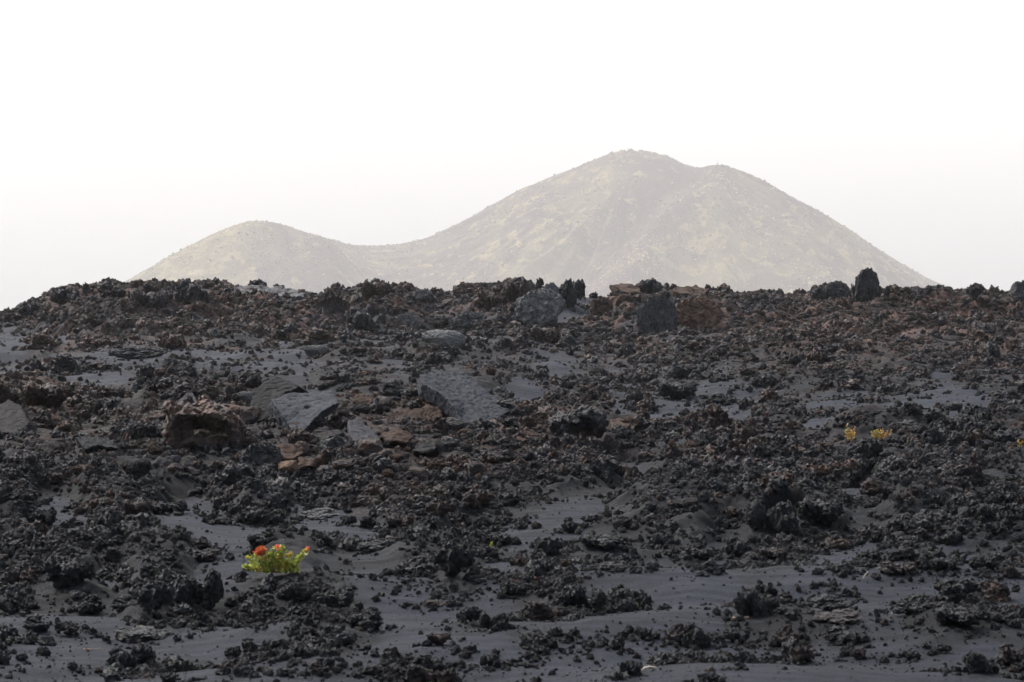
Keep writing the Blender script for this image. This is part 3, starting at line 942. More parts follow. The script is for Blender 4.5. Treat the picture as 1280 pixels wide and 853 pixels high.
# ---- the ridge
rock(1066, 1099, 336, 380, 'tall dark pillar rock standing on the ridge crest at right', 'b', 3, 0.0, 0.0, yaw=0.3, depth=0.9, D=75.4, noun='tall pillar rock')
rock(1062, 1082, 352, 378, 'craggy shoulder rock against the left foot of the pillar', 'c', 3, 0.0, 0.0, yaw=0.3, D=75.0)
rock(1086, 1102, 352, 374, 'knobbly rock against the right foot of the pillar', 'c', 1, 0.0, 0.0, yaw=0.3, D=74.8)
rock(1026, 1062, 352, 378, 'domed dark boulder on the crest left of the pillar rock', 'b', 3, 0.0, 0.05, mat=M_RIDGE, yaw=0.3, D=75.4, noun='domed dark boulder')
rock(1010, 1034, 360, 378, 'smaller dark boulder left of the domed crest boulder', 'b', 3, 0.0, 0.0, yaw=0.8, D=75.2)
rock(1105, 1114, 357, 371, 'tiny dark knob on the crest right of the pillar rock', 'c', 2, 0.0, 0.0, yaw=0.8, D=75.2)
rock(1262, 1298, 351, 380, 'dark domed boulder on the crest at the right edge', 'b', 0, 0.0, 0.05, yaw=0.3, D=75.4, noun='domed boulder at the right edge')
rock(1208, 1230, 355, 374, 'jagged dark crest rock near the right edge', 'c', 4, 0.0, 0.0, yaw=0.3, D=75.4)
rock(1140, 1166, 357, 374, 'low jagged crest rock right of the pillar', 'c', 5, 0.1, 0.0, yaw=0.3, D=75.4)
rock(794, 848, 357, 419, 'tall grey fin of lava standing on the ridge face', 'b', 3, 0.0, 0.02, mat=M_RIDGE, yaw=0.2, depth=0.6, D=72.4, noun='tall grey fin')
rock(833, 904, 358, 411, 'large rounded tan brown boulder on the ridge', 'b', 3, 0.7, 0.0, mat=make_slab_mat('oxidised_boulder', (0.075, 0.052, 0.041), (0.135, 0.096, 0.074), (0.03, 0.022, 0.02)), yaw=0.05, depth=0.7, D=73.0, noun='rounded tan boulder')
rock(799, 828, 348, 367, 'rough dark clump perched on the ridge crest above the fin', 'c', 1, 0.0, 0.0, yaw=0.3, D=75.2, noun='dark clump above the fin')
rock(736, 768, 368, 392, 'smooth brown boulder left of the tan rubble on the ridge', 'b', 0, 0.6, 0.0, mat=M_DARKSLAB, yaw=0.3, D=73.6, noun='smooth brown boulder')
for (a, bb, c, d, t) in ((766, 784, 366, 382, 'uppermost tan block of the rubble spill beside the fin'), (774, 788, 377, 392, 'second tan block down in the rubble spill beside the fin'),
                         (764, 774, 385, 400, 'pale orange block low in the rubble spill beside the fin'), (777, 786, 390, 401, 'lowest rounded tan stone beside the small pale leaning slab'),
                         (756, 764, 382, 392, 'leftmost small pinkish stone of the tan rubble spill')):
    rock(a, bb, c, d, t, 'b', None, 0.4, 0.0, mat=M_TAN, yaw=random.uniform(0, 3), D=72.8, tilt=0.4)
rock(783, 800, 376, 398, 'black angular block between the tan rubble and the fin', 'b', 1, 0.0, 0.0, yaw=0.4, D=72.8)
rock(643, 706, 352, 402, 'bulky pale grey crumbly outcrop on the ridge', 'b', 3, 0.0, 0.55, mat=M_PALE, yaw=0.1, D=72.2, noun='bulky pale grey outcrop')
rock(678, 700, 354, 382, 'smooth light grey knob on top of the pale outcrop', 'b', 0, 0.0, 0.35, mat=M_PALE, yaw=0.5, D=73.0)
rock(699, 732, 349, 384, 'dark upright craggy crest rock right of the pale outcrop', 'c', 4, 0.05, 0.0, yaw=0.2, D=74.6, noun='dark upright crest rock')
rock(670, 680, 347, 360, 'thin pointed spike of rock on the crest', 'c', 3, 0.1, 0.0, yaw=0.2, D=75.6)
rock(700, 728, 396, 432, 'pale grey rubble heap beneath the ash hollow of the ridge', 'c', 7, 0.0, 0.4, yaw=0.2, D=69.5)
rock(562, 613, 372, 402, 'grey rounded outcrop on the ridge face left of the pale one', 'b', 3, 0.0, 0.1, mat=M_RIDGE, yaw=0.2, D=72.4, noun='grey rounded outcrop')
rock(528, 582, 402, 430, 'pale grey ribbed hump at the foot of the ridge', 'b', 2, 0.0, 0.0, mat=M_PALE, yaw=0.15, D=67.5, noun='pale ribbed hump')
rock(492, 520, 376, 402, 'light grey crusty hump on the ridge face', 'b', 3, 0.0, 0.0, mat=M_PALE, yaw=0.15, D=71.2, noun='light grey crusty hump')
rock(515, 541, 362, 378, 'small pale smooth rock just under the crest', 'b', 0, 0.0, 0.0, mat=M_SMOOTH, yaw=0.15, D=74.4)
rock(450, 488, 349, 376, 'brownish craggy knob on the crest left of centre', 'c', 2, 0.65, 0.0, yaw=0.15, D=75.0, noun='brownish crest knob')
rock(478, 494, 354, 372, 'dark craggy rock right beside the brownish crest knob', 'c', 6, 0.4, 0.0, yaw=0.15, D=75.2)
rock(565, 600, 354, 372, 'dark brown bulging crest rock left of centre', 'b', 3, 0.75, 0.0, yaw=0.1, D=75.0, noun='brown bulging crest rock')
rock(590, 625, 362, 386, 'reddish brown blocky rock under the bulging crest rock', 'c', 8, 0.7, 0.0, yaw=0.1, D=73.4)
rock(628, 662, 348, 372, 'peaked dark crest rock left of the pale outcrop', 'c', 5, 0.45, 0.0, yaw=0.1, D=75.4, noun='peaked dark crest rock')
rock(430, 470, 376, 408, 'rough dark outcrop on the ridge face below the brownish knob', 'c', 0, 0.25, 0.05, yaw=0.1, D=71.0)
rock(400, 432, 356, 390, 'dark rough crest rock left of the brownish knob', 'c', 3, 0.3, 0.0, yaw=0.1, D=74.6)
rock(622, 650, 400, 438, 'dark brown clinker heap at the ridge foot below the pale outcrop', 'c', 7, 0.4, 0.0, yaw=0.1, D=67.0)
rock(660, 702, 398, 428, 'reddish clinker heap at the foot of the pale outcrop', 'c', 2, 0.7, 0.0, yaw=0.1, D=68.0)
rock(160, 216, 349, 384, 'broad rough dome of clinker on the crest at left', 'c', 2, 0.3, 0.0, yaw=0.1, D=74.6, noun='broad clinker dome')
rock(218, 262, 349, 380, 'knobbly clinker mass on the crest right of the broad dome', 'c', 0, 0.25, 0.0, yaw=0.4, D=74.8, noun='knobbly clinker mass')
rock(122, 158, 353, 374, 'low rough crest rock left of the broad dome', 'c', 6, 0.35, 0.0, yaw=0.4, D=75.0)
rock(103, 112, 353, 368, 'small upright knob on the crest at far left', 'c', 3, 0.2, 0.0, yaw=0.4, D=75.4)
rock(62, 100, 360, 380, 'rough crest rock at the left end of the ridge', 'c', 1, 0.3, 0.0, yaw=0.4, D=74.6)
rock(20, 52, 380, 398, 'dark rough rock near the left end of the ridge', 'c', 4, 0.3, 0.0, yaw=0.4, D=72.6)
rock(310, 334, 349, 363, 'rough knob sitting on the flat ledge of the crest', 'c', 1, 0.2, 0.0, yaw=0.4, D=75.4, noun='knob on the flat ledge')
rock(28, 78, 408, 438, 'reddish brown rubble rock on the ridge face at left', 'c', 7, 0.95, 0.0, yaw=0.4, D=67.5, noun='reddish rubble rock')
rock(95, 135, 412, 436, 'reddish brown crumbly rock right of the ash pocket', 'c', 8, 0.85, 0.0, yaw=0.2, D=67.2)
rock(195, 232, 408, 436, 'rust tinted rounded rock on the lower ridge face', 'c', 0, 0.8, 0.0, yaw=0.4, D=67.5)
rock(375, 432, 400, 432, 'pinkish brown clinker heap at the ridge foot left of centre', 'c', 7, 0.75, 0.0, yaw=0.2, D=67.5)
# flat ledge with a brown recess
base = P3(335, 388, 73.2)
V1, F1 = prism([Vector((-1.45, 0.1, .62)), Vector((-0.8, .6, .72)), Vector((0.4, .7, .62)), Vector((1.1, .5, .50)), Vector((1.1, -.25, .42)), Vector((0.2, -.35, .50)), Vector((-0.9, -.3, .56))], (0, 0, -.16))
me = remesh(V1, F1, 0.03, 410, ((1.2, 0.08), (4, 0.06), (12, 0.03)))
led = link('ledge_rock', me, M_ROCK, None, base); led['brown'] = 0.1; led['lite'] = 0.15
tag(led, 'flat topped grey ledge on the crest with a brown recess beneath', 'rock ledge')
V1, F1 = join([blob((-.7, .4, .2), (.55, .5, .42), 3, 5), blob((.3, .5, .15), (.7, .4, .36), 3, 6), blob((.9, .35, .15), (.35, .4, .36), 3, 8)])
cr = link('recess', remesh(V1, F1, 0.04, 415, ((1.5, 0.1), (5, 0.08), (14, 0.04))), M_ROCK, led); cr['brown'] = 0.9; cr['lite'] = 0.0
named.append(('flat crest ledge', 335, 372, 90))
# splintered forked rock on the right of the ridge
fk = P3(1113, 426, 68.0)
V1, F1 = join([prism([Vector((-.38, 0, 0)), Vector((-.05, -.05, 0)), Vector((.18, 0, .62)), Vector((.06, .05, .72))], (0.02, .25, 0)),
               prism([Vector((.0, 0, .0)), Vector((.2, -.05, .0)), Vector((.16, 0, .62)), Vector((.1, .05, .66))], (0.02, .2, 0)),
               prism([Vector((.08, 0, .36)), Vector((.14, -.03, .42)), Vector((.46, 0, .1)), Vector((.4, .02, .04))], (0.02, .12, 0)),
               blob((-.1, .1, -.02), (.35, .25, .14), 3, 2)])
o = link('forked_rock', remesh(V1, F1, 0.025, 420, ((2, 0.06), (6, 0.05), (15, 0.025))), M_SMOOTH, None, fk); o['brown'] = 0.35
tag(o, 'splintered pale grey forked rock leaning on the right ridge face', 'rock')
named.append(('splintered forked rock', 1110, 412, 32))
rock(1058, 1080, 408, 420, 'small tan plate left of the splintered forked rock', 'b', 0, 0.5, 0.0, mat=M_TAN, yaw=0.1, D=69, depth=0.5)

# ---- foreground clinker lumps: x0, x1, ytop, ybase, shape, label, short name
FG = [
 (53, 112, 688, 741, 2, 'big craggy black rock at the left edge of the foreground ash', 'big craggy black rock'),
 (82, 126, 741, 771, 7, 'scatter clump of black rock below the big craggy rock', None),
 (170, 216, 706, 774, 4, 'tall left half of the split boulder left of the green plant', 'tall half of the split boulder'),
 (208, 278, 702, 764, 5, 'overhanging right half of the split boulder beside a black hollow', 'overhanging half of the split boulder'),
 (132, 170, 796, 838, 0, 'square dark lump on the ash near the bottom left', 'square dark lump'),
 (160, 195, 803, 833, 3, 'dark lump joined to the right side of the square lump', None),
 (82, 98, 826, 839, 1, 'small black round stone alone on the bottom left ash', 'small round black stone'),
 (25, 63, 768, 793, 6, 'wide grey black lump on ash near the left edge', 'wide grey black lump'),
 (222, 272, 680, 705, 8, 'low brownish rock with a pale chip left of the green plant', 'low brownish chipped rock'),
 (236, 264, 672, 690, 3, 'small dark rock on top of the low brownish rock', None),
 (86, 118, 659, 680, 4, 'spiky twig like black rock on the left ash', 'spiky black rock'),
 (273, 299, 627, 645, 1, 'narrow upright dark rock alone on the upper left ash', None),
 (297, 337, 632, 657, 0, 'large rounded rough rock above the green plant', 'rounded rough rock above the green plant'),
 (186, 233, 621, 645, 5, 'jagged pronged rock at the top of the left ash', 'jagged pronged rock'),
 (152, 186, 620, 650, 2, 'domed brown black rock left of the jagged pronged rock', None),
 (253, 272, 636, 655, 6, 'small splintered rock between the pronged and rounded rocks', None),
 (307, 345, 659, 684, 8, 'flat rough rock directly behind the green plant', 'flat rough rock behind the plant'),
 (197, 222, 840, 856, 3, 'small black lump cut by the bottom edge at left', None),
 (138, 216, 782, 803, 7, 'long low string of black crust above the square lump', 'long low crust'),
 (135, 170, 746, 767, 6, 'low dark clump on ash left of the split boulder', None),
 (34, 70, 629, 662, 2, 'dark rock at the left edge above the big craggy rock', None),
 (279, 302, 806, 825, 1, 'small rough lump on the bottom ash right of the long crust', None),
 (290, 312, 828, 848, 5, 'dark double lump near the bottom edge left of centre', None),
 (300, 323, 795, 815, 0, 'dark ragged rock below the green plant', None),
 (395, 444, 733, 763, 2, 'black humped rock below and right of the green plant', 'black humped rock'),
 (343, 384, 724, 756, 0, 'brownish black rock just below the green plant', 'brownish rock below the plant'),
 (320, 354, 634, 655, 5, 'dark rock on ash right of the rounded rough rock', None),
 (424, 442, 616, 634, 3, 'small block of dark rock on the upper ash', None),
 (427, 447, 642, 658, 6, 'small dark lump on the upper centre ash', None),
 (362, 424, 637, 650, 7, 'low wide string of dark rock on the upper ash', None),
 (483, 519, 640, 662, 2, 'brownish rounded clinker on the ash below mid field', 'brownish rounded clinker'),
 (402, 422, 664, 673, 1, 'tiny flat lump alone on ash right of the plant', None),
 (445, 490, 672, 690, 8, 'thin dark arching crust right of the green plant', 'thin arching crust'),
 (542, 594, 664, 728, 4, 'tall cluster of blue black clinker in the foreground centre', 'tall blue black cluster'),
 (486, 542, 694, 721, 7, 'low black cluster joined left of the tall blue black cluster', 'low black cluster'),
 (585, 626, 678, 705, 6, 'black craggy rock right of the tall blue black cluster', None),
 (606, 640, 664, 685, 3, 'dark clump beside the tiny green sprout', None),
 (568, 606, 753, 779, 0, 'rough dark lump with two humps in the lower centre', 'two humped rough lump'),
 (598, 636, 761, 791, 5, 'dark knotted lump below the two humped rough lump', None),
 (532, 564, 788, 809, 2, 'solid dark lump with a brown face in the lower centre', 'solid brown faced lump'),
 (500, 548, 824, 858, 7, 'brownish grey clump cut by the bottom edge', 'brownish clump at the bottom edge'),
 (543, 574, 834, 860, 3, 'blue grey lump right of the brownish bottom clump', None),
 (445, 482, 828, 847, 6, 'dark ragged lump near the bottom edge right of centre left', None),
 (375, 400, 757, 778, 4, 'black pointed lump below the black humped rock', None),
 (433, 480, 757, 790, 8, 'spread rough clump right of the black humped rock', 'spread rough clump'),
 (373, 396, 780, 800, 0, 'round dark stone in rubble below the plant', None),
 (416, 448, 788, 808, 1, 'dark broken lump below the spread rough clump', None),
 (330, 360, 796, 812, 6, 'low black lump on ash in the lower left', None),
 (362, 392, 800, 820, 2, 'dark pitted lump beside the low black lump', None),
 (599, 626, 815, 837, 5, 'speckled dark lump near the bottom centre', None),
 (572, 587, 811, 820, 3, 'tiny dark stone above the speckled bottom lump', None),
 (528, 560, 748, 760, 7, 'flat brown tinted crust left of the two humped lump', None),
 (626, 662, 722, 748, 8, 'dark pile with a tan chip left of the long black bank', None),
 (671, 705, 661, 697, 4, 'stacked double black rock in the centre foreground', 'stacked double black rock'),
 (724, 784, 665, 692, 2, 'wide black low boulder in the centre foreground', 'wide low black boulder'),
 (738, 794, 730, 768, 5, 'large black rock at the right end of the long bank', 'large black bank rock'),
 (690, 736, 722, 764, 0, 'middle black rock of the long bank', 'middle bank rock'),
 (654, 706, 744, 777, 7, 'left brownish black end of the long bank', 'left end of the long bank'),
 (668, 695, 699, 719, 3, 'small hooded black rock above the long bank', None),
 (740, 784, 700, 716, 6, 'low ragged dark rock on ash above the bank', None),
 (805, 822, 702, 715, 1, 'small dark rock alone right of the ragged low one', None),
 (917, 960, 727, 776, 1, 'cone shaped rough grey rock right of centre', 'cone shaped grey rock'),
 (958, 976, 742, 764, 3, 'black lump tucked right of the cone shaped rock', None),
 (816, 844, 663, 686, 5, 'rough rock on the sloping ash right of the wide boulder', None),
 (851, 892, 679, 701, 8, 'low rough cluster on sloping ash right of centre', 'low rough cluster'),
 (879, 908, 699, 720, 6, 'dark knobbly rock below the low rough cluster', None),
 (826, 862, 768, 808, 7, 'brown black crust rock below the long bank at right', 'brown black crust rock'),
 (852, 890, 774, 814, 0, 'heavy dark rock in the crust below the cone shaped rock', None),
 (905, 940, 782, 806, 2, 'black rock with shaded hollow just below the cone shaped rock', None),
 (773, 803, 818, 848, 4, 'black jagged rock beside the white curled stick', 'jagged rock by the curled stick'),
 (795, 817, 782, 802, 3, 'dark low stone on the drift above the curled stick', None),
 (775, 796, 646, 663, 1, 'small dark rock near the top of the sloping ash', None),
 (725, 756, 640, 655, 6, 'flat dark rock among the upper centre rubble', None),
 (700, 724, 650, 668, 3, 'small spiky rock on the ash above the stacked rock', None),
 (906, 942, 668, 698, 0, 'dark rock at the left foot of the shadowed bank', None),
 (933, 1000, 618, 672, 5, 'bulky black rock with a deep shadowed hollow at right', 'black rock with the deep hollow'),
 (996, 1060, 616, 664, 2, 'craggy black rock right of the deep hollow', 'craggy rock right of the hollow'),
 (918, 934, 826, 838, 6, 'small round dark stone near the bottom right of centre', None),
 (880, 902, 840, 854, 3, 'tiny dark stone at the bottom right of centre', None),
 (1163, 1203, 694, 718, 2, 'round domed black rock on the right ash', 'round domed black rock'),
 (1212, 1268, 686, 717, 5, 'large black double rock near the right edge', 'large black double rock'),
 (1252, 1280, 703, 724, 7, 'brownish lump against the large double rock', None),
 (1116, 1148, 647, 669, 4, 'humped dark rock on the ash at right', 'humped dark rock on the right ash'),
 (1118, 1152, 670, 691, 0, 'rough rock just below the humped dark rock', None),
 (1098, 1150, 697, 722, 8, 'long knobbly rock with a brown face on the right ash', 'long knobbly rock'),
 (1037, 1069, 700, 719, 6, 'dark lump at the left of the long knobbly rock', None),
 (1171, 1226, 720, 756, 4, 'pointed craggy rock in the right foreground', 'pointed craggy rock'),
 (1115, 1172, 743, 770, 7, 'low twin lumps left of the pointed craggy rock', 'low twin lumps'),
 (1168, 1238, 754, 790, 2, 'wide dark mass below the pointed craggy rock', 'wide dark mass'),
 (1239, 1279, 762, 786, 5, 'triangular dark lump at the right edge', 'triangular dark lump'),
 (1017, 1074, 742, 766, 6, 'thin ragged crust lying right of the cone shaped rock', 'thin ragged crust'),
 (1016, 1083, 762, 781, 8, 'long low brown tinted rock beneath the thin ragged crust', None),
 (1030, 1090, 781, 809, 0, 'broad knobbly rock with a pale spot in the lower right', 'broad knobbly rock'),
 (1063, 1084, 808, 826, 2, 'rounded brown black stone in the lower right', None),
 (1126, 1152, 811, 827, 3, 'small sloping dark stone on the lower right ash', None),
 (1168, 1192, 803, 818, 1, 'small dark lump on ash above the corner outcrop', None),
 (1205, 1252, 806, 846, 7, 'dark outcrop in the bottom right corner', 'corner outcrop'),
 (1246, 1292, 800, 838, 8, 'brown speckled outcrop cut by the right edge near the corner', None),
 (960, 1000, 776, 812, 7, 'brown speckled clinker heap in the lower right', 'brown speckled heap'),
 (985, 1020, 788, 834, 3, 'knobbly lower end of the brown speckled heap', None),
 (1230, 1260, 650, 674, 4, 'dark craggy lump near the right edge above the double rock', None),
 (1208, 1248, 623, 650, 0, 'rounded lighter grey rock near the right edge', 'rounded lighter grey rock'),
 (1172, 1200, 622, 652, 5, 'pitted dark rock left of the rounded lighter grey one', None),
 (1238, 1256, 734, 750, 1, 'small upright splinter rock on the right ash', None),
 (1165, 1184, 656, 668, 6, 'small low rock on the right ash beside the humped one', None),
 (1164, 1182, 670, 681, 3, 'tiny dark stone below the small low rock on the right ash', None),
 (1032, 1054, 733, 740, 8, 'tiny flat stone above the thin ragged crust', None),
 (843, 860, 620, 640, 2, 'dark tilted rock in the dense lava right of centre', None),
]
for (x0, x1, y0, y1, i, lab, noun) in FG:
    br = None
    if 'brown' in lab: br = 0.6
    rock(x0, x1, y0, y1, lab, 'c', i, br if br else 0.0, 0.10 if 'grey rock' in lab or 'cone' in lab else 0.0, noun=noun or '')

# ------------------------------------------------------------------ the next largest lumps, each named by the landmark it lies beside
land_marks = [n for n in named if n[0] and len(n[0].split()) <= 8 and n[0][0].islower() and not n[0].endswith(('ash',)) or (n[0] and 'ash' in n[0] and len(n[0].split()) <= 7)]
short = {}
taken = [(n[1], n[2], n[3]) for n in named]
used_lab = set()
DIRS = ['right of', 'below and right of', 'below', 'below and left of', 'left of', 'above and left of', 'above', 'above and right of']
cands = []
rr = np.random.default_rng(77)
while len(cands) < 6000:
    x = rr.uniform(-10, 1290); v = rr.uniform(392, 850) if rr.random() < 0.65 else rr.uniform(520, 660)
    cands.append((x, v))
cx_ = np.array(cands)
placed = 0
NAUTO = 300 - sum(1 for o in C.objects if o.get('category') in ('rock', 'rock slab', 'rock ledge'))
hp = [(rr.uniform(192, 655), rr.uniform(500, 600)) for _ in range(1200)]
cands = hp + cands
NHEAP = len(hp)
for ci, (x, v) in enumerate(cands):
    if placed >= NAUTO: break
    if ci < NHEAP and placed >= 46: continue
    D0 = float(np.exp(np.interp(v, _vv, _ld)))
    X0 = D0 * (x - 640) / fwd(v)
    m, bb, _, _ = masks(np.array([X0]), np.array([D0]))
    if v < 425:
        m = np.array([0.9])
        bb = cell(GB, np.array([x]), np.array([v]))
    if m[0] < (0.62 if v < 640 else 0.8): continue
    w = float(np.interp(v, [390, 420, 440, 520, 600, 680, 850], [50, 34, 20, 24, 34, 36, 34])) * rr.uniform(0.75, 1.25)
    if ci < NHEAP: w = float(rr.uniform(20, 46))
    h = w * rr.uniform(0.5, 0.75)
    if any(abs(x - t[0]) < (0.30 if ci < NHEAP else 0.45) * (w + t[2]) and abs(v - h / 2 - t[1]) < (0.2 if ci < NHEAP else 0.38) * (w + t[2]) for t in taken): continue
    near = sorted(land_marks, key=lambda n: (n[1] - x) ** 2 + 1.6 * (n[2] - v) ** 2)
    size = 'small' if w < 24 else ('large' if w > 38 else '')
    colr = 'rusty brown' if bb[0] > 0.62 else ('dark brown' if bb[0] > 0.42 else 'black')
    kind = 'craggy lump' if rr.random() < 0.5 else 'clinker lump'
    lab = None
    for n in near[:5]:
        dx, dy = x - n[1], v - h / 2 - n[2]
        d = math.hypot(dx, dy)
        if d > 170: break
        k = int(round(math.atan2(dy, dx) / (math.pi / 4))) % 8
        far_ = 'just' if d < 0.5 * n[3] + 34 else 'some way'
        key = (n[0], k, far_)
        if key in used_lab: continue
        used_lab.add(key)
        noun = n[0]
        for w_ in (' of the',): pass
        lab = ' '.join(f"{size} {colr} {kind} {far_} {DIRS[k]} the {noun}".split())
        if len(lab.split()) <= 16: break
        lab = None
    if lab is None: continue
    blk = (190 < x < 660 and 505 < v < 600) or v < 425
    if blk and rr.random() < 0.6:
        mm_ = ((M_TAN if bb[0] > 0.5 and rr.random() < 0.3 else M_DARKSLAB), M_RIDGE, M_SMOOTH, M_ROCK)[int(rr.choice(4, p=(0.4, 0.2, 0.1, 0.3)))]
        lab = lab.replace('rusty brown ', '').replace('dark brown ', '').replace('black ', '').replace('craggy lump', 'broken block').replace('clinker lump', 'broken block')
        rock(x - w / 2, x + w / 2, v - h, v, lab, 'b', int(rr.integers(0, 4)), float(bb[0]), 0.0, noun='', mat=mm_, tilt=float(rr.uniform(-.4, .4)), yaw=float(rr.uniform(0, 6)))
    else:
        rock(x - w / 2, x + w / 2, v - h, v, lab, 'c', int(rr.integers(0, 9)), float(bb[0]), 0.0, noun='')
    taken.append((x, v - h / 2, w)); placed += 1
print('rocks as things', sum(1 for o in C.objects if o.get('category') in ('rock', 'rock slab', 'rock ledge')), placed)

excl += [(303, 390, 682, 722, 11.6, 1.0, 0.97), (1055, 1115, 528, 553, 26.0, 0.5, 0.9), (1270, 1285, 545, 560, 24.5, 0.5, 0.9)]
# ------------------------------------------------------------------ uncountable clinker rubble: instanced on points
protos = bpy.data.collections.new('clinker_shapes')
for i in range(10):
    P, F = clinker(1500 + i * 53, 5 if i < 7 else 4, squash=(0.6, 0.85)[i % 2], spiky=(1.15, 1.45)[i % 2], lobes=(1, 3)[i % 2])
    me = np_mesh('chip', norm_unit(P, 0.3), F); me.materials.append(M_ROCK)
    protos.objects.link(bpy.data.objects.new('chip', me))


def instancer(name, coll, nshape, P, rot, scl, attrs, idx, label_kind='stuff'):
    me = bpy.data.meshes.new(name); me.vertices.add(len(P)); me.vertices.foreach_set('co', np.asarray(P, np.float32).ravel())

    def at(nm, typ, arr, prop='value'):
        a = me.attributes.new(nm, typ, 'POINT'); a.data.foreach_set(prop, arr)
    at('rot', 'FLOAT_VECTOR', np.asarray(rot, np.float32).ravel(), 'vector')
    at('scl', 'FLOAT_VECTOR', np.asarray(scl, np.float32).ravel(), 'vector')
    at('pick', 'INT', np.asarray(idx, np.int32))
    for k, v in attrs.items(): at(k, 'FLOAT', np.asarray(v, np.float32))
    o = bpy.data.objects.new(name, me); C.objects.link(o); o['kind'] = label_kind
    ng = bpy.data.node_groups.new(name, 'GeometryNodeTree')
    ng.interface.new_socket('Geometry', in_out='INPUT', socket_type='NodeSocketGeometry')
    ng.interface.new_socket('Geometry', in_out='OUTPUT', socket_type='NodeSocketGeometry')
    n = ng.nodes; l = ng.links
    gi = n.new('NodeGroupInput'); go = n.new('NodeGroupOutput')
    m2p = n.new('GeometryNodeMeshToPoints'); l.new(gi.outputs[0], m2p.inputs[0])
    iop = n.new('GeometryNodeInstanceOnPoints'); l.new(m2p.outputs[0], iop.inputs['Points'])
    ci = n.new('GeometryNodeCollectionInfo'); ci.inputs['Collection'].default_value = coll
    ci.inputs['Separate Children'].default_value = True; ci.inputs['Reset Children'].default_value = True
    l.new(ci.outputs[0], iop.inputs['Instance']); iop.inputs['Pick Instance'].default_value = True

    def named_at(nm, t):
        x = n.new('GeometryNodeInputNamedAttribute'); x.data_type = t; x.inputs['Name'].default_value = nm
        return x.outputs['Attribute']
    l.new(named_at('pick', 'INT'), iop.inputs['Instance Index'])
    e2r = n.new('FunctionNodeEulerToRotation'); l.new(named_at('rot', 'FLOAT_VECTOR'), e2r.inputs[0]); l.new(e2r.outputs[0], iop.inputs['Rotation'])
    l.new(named_at('scl', 'FLOAT_VECTOR'), iop.inputs['Scale'])
    l.new(iop.outputs[0], go.inputs[0])
    md = o.modifiers.new('scatter', 'NODES'); md.node_group = ng
    return o


def scatter(n, rmin_px, rmax_px, power, keep, dlo=5.6, dhi=79.0, seed=0):
    r = np.random.default_rng(seed)
    n = int(n * 1.35)
    v = np.exp(r.uniform(math.log(dlo), math.log(dhi), n))
    # even density in the picture: weight distance by how fast the rows pass
    dgrid = np.exp(np.linspace(math.log(dlo), math.log(dhi), 400))
    vg = np.interp(np.log(dgrid), _ld, _vv)
    dens = np.abs(np.gradient(vg, dgrid)) + 0.9 * (dgrid > 64) * 6
    cdf = np.cumsum(dens * np.gradient(dgrid)); cdf /= cdf[-1]
    D = np.interp(r.uniform(0, 1, n), cdf, dgrid)
    X = r.uniform(-0.285, 0.285, n) * (D + 3.5)
    q = r.uniform(0, 1, n)
    a = 1 - power
    rad = (rmin_px ** a + q * (rmax_px ** a - rmin_px ** a)) ** (1 / a) * D / FPX
    m, b, _, _ = masks(X, D)
    nn = fbm2(X * 1.3, D * 1.3, 70, 3)
    rad = rad * np.where(D < 27, 1.25, 1.0) * (0.5 + 0.9 * smooth(-0.45, 0.5, fbm2(X * 0.8, D * 0.8, 77, 3)))
    k = r.uniform(0, 1, n) < keep(m, nn)
    z = ground_z(X, D, False)
    qx, qv = to_pix(X, D, z); rp = rad * FPX / D
    for (ax, bx_, ay, by_, eD, edep, pr, *poly) in excl:
        if poly:
            near_ = np.nonzero((qx > ax - 10) & (qx < bx_ + 10) & (qv > ay - 10) & (qv < by_ + 16))[0]
            hit_ = np.zeros(len(near_), bool); qq = poly[0]
            for up in (0.0, 1.0):
                x_, y_ = qx[near_], qv[near_] - up * rp[near_] * 1.2
                c_ = np.zeros(len(near_), bool)
                for (xa, ya), (xb, yb) in zip(qq, qq[1:] + qq[:1]):
                    if ya != yb:
                        c_ ^= ((ya > y_) != (yb > y_)) & (x_ < (xb - xa) * (y_ - ya) / (yb - ya) + xa)
                hit_ |= c_
            k[near_[hit_ & (r.uniform(0, 1, len(near_)) < pr)]] = False
            continue
        inside = (qx > ax - 2) & (qx < bx_ + 2) & (((qv > by_ - 5) & (qv < by_ + rp * 1.3)) | ((D > eD) & (D < eD + edep * 1.1) & (qv > ay - 2)))
        k &= ~(inside & (r.uniform(0, 1, n) < pr))
    return X[k], D[k], rad[k], b[k], m[k], r


def skirts(seed=0):
    """crumbs that have fallen round the foot of every larger rock"""
    r = np.random.default_rng(seed); Xs, Ds, Rs = [], [], []
    for (ax, bx_, ay, by_, eD, edep, pr, *poly) in excl:
        if ax < -30 or pr > 0.9: continue
        w = (bx_ - ax) * eD / FPX; n = int((14 + (bx_ - ax) * 0.9) * (0.4 if eD > 60 else 1.0))
        t = r.normal(0, 1, n); a = r.uniform(0, 6.283, n)
        rad_ = 0.42 + np.abs(r.normal(0, 0.38, n))
        xc = eD * ((ax + bx_) / 2 - 640) / FPX
        Xs.append(xc + np.cos(a) * rad_ * w * 1.15); Ds.append(eD + edep * .4 + np.sin(a) * rad_ * w * 1.3)
        Rs.append(np.clip(r.pareto(1.6, n) * 1.1 + 1.0, 1.0, 5.5) * eD / FPX * (1.3 - 0.4 * np.clip(rad_, 0, 1.5)))
    X = np.concatenate(Xs); D = np.concatenate(Ds); rad = np.concatenate(Rs)
    m, b, _, _ = masks(X, D)
    return X, D, rad, b * 0.7, m, r


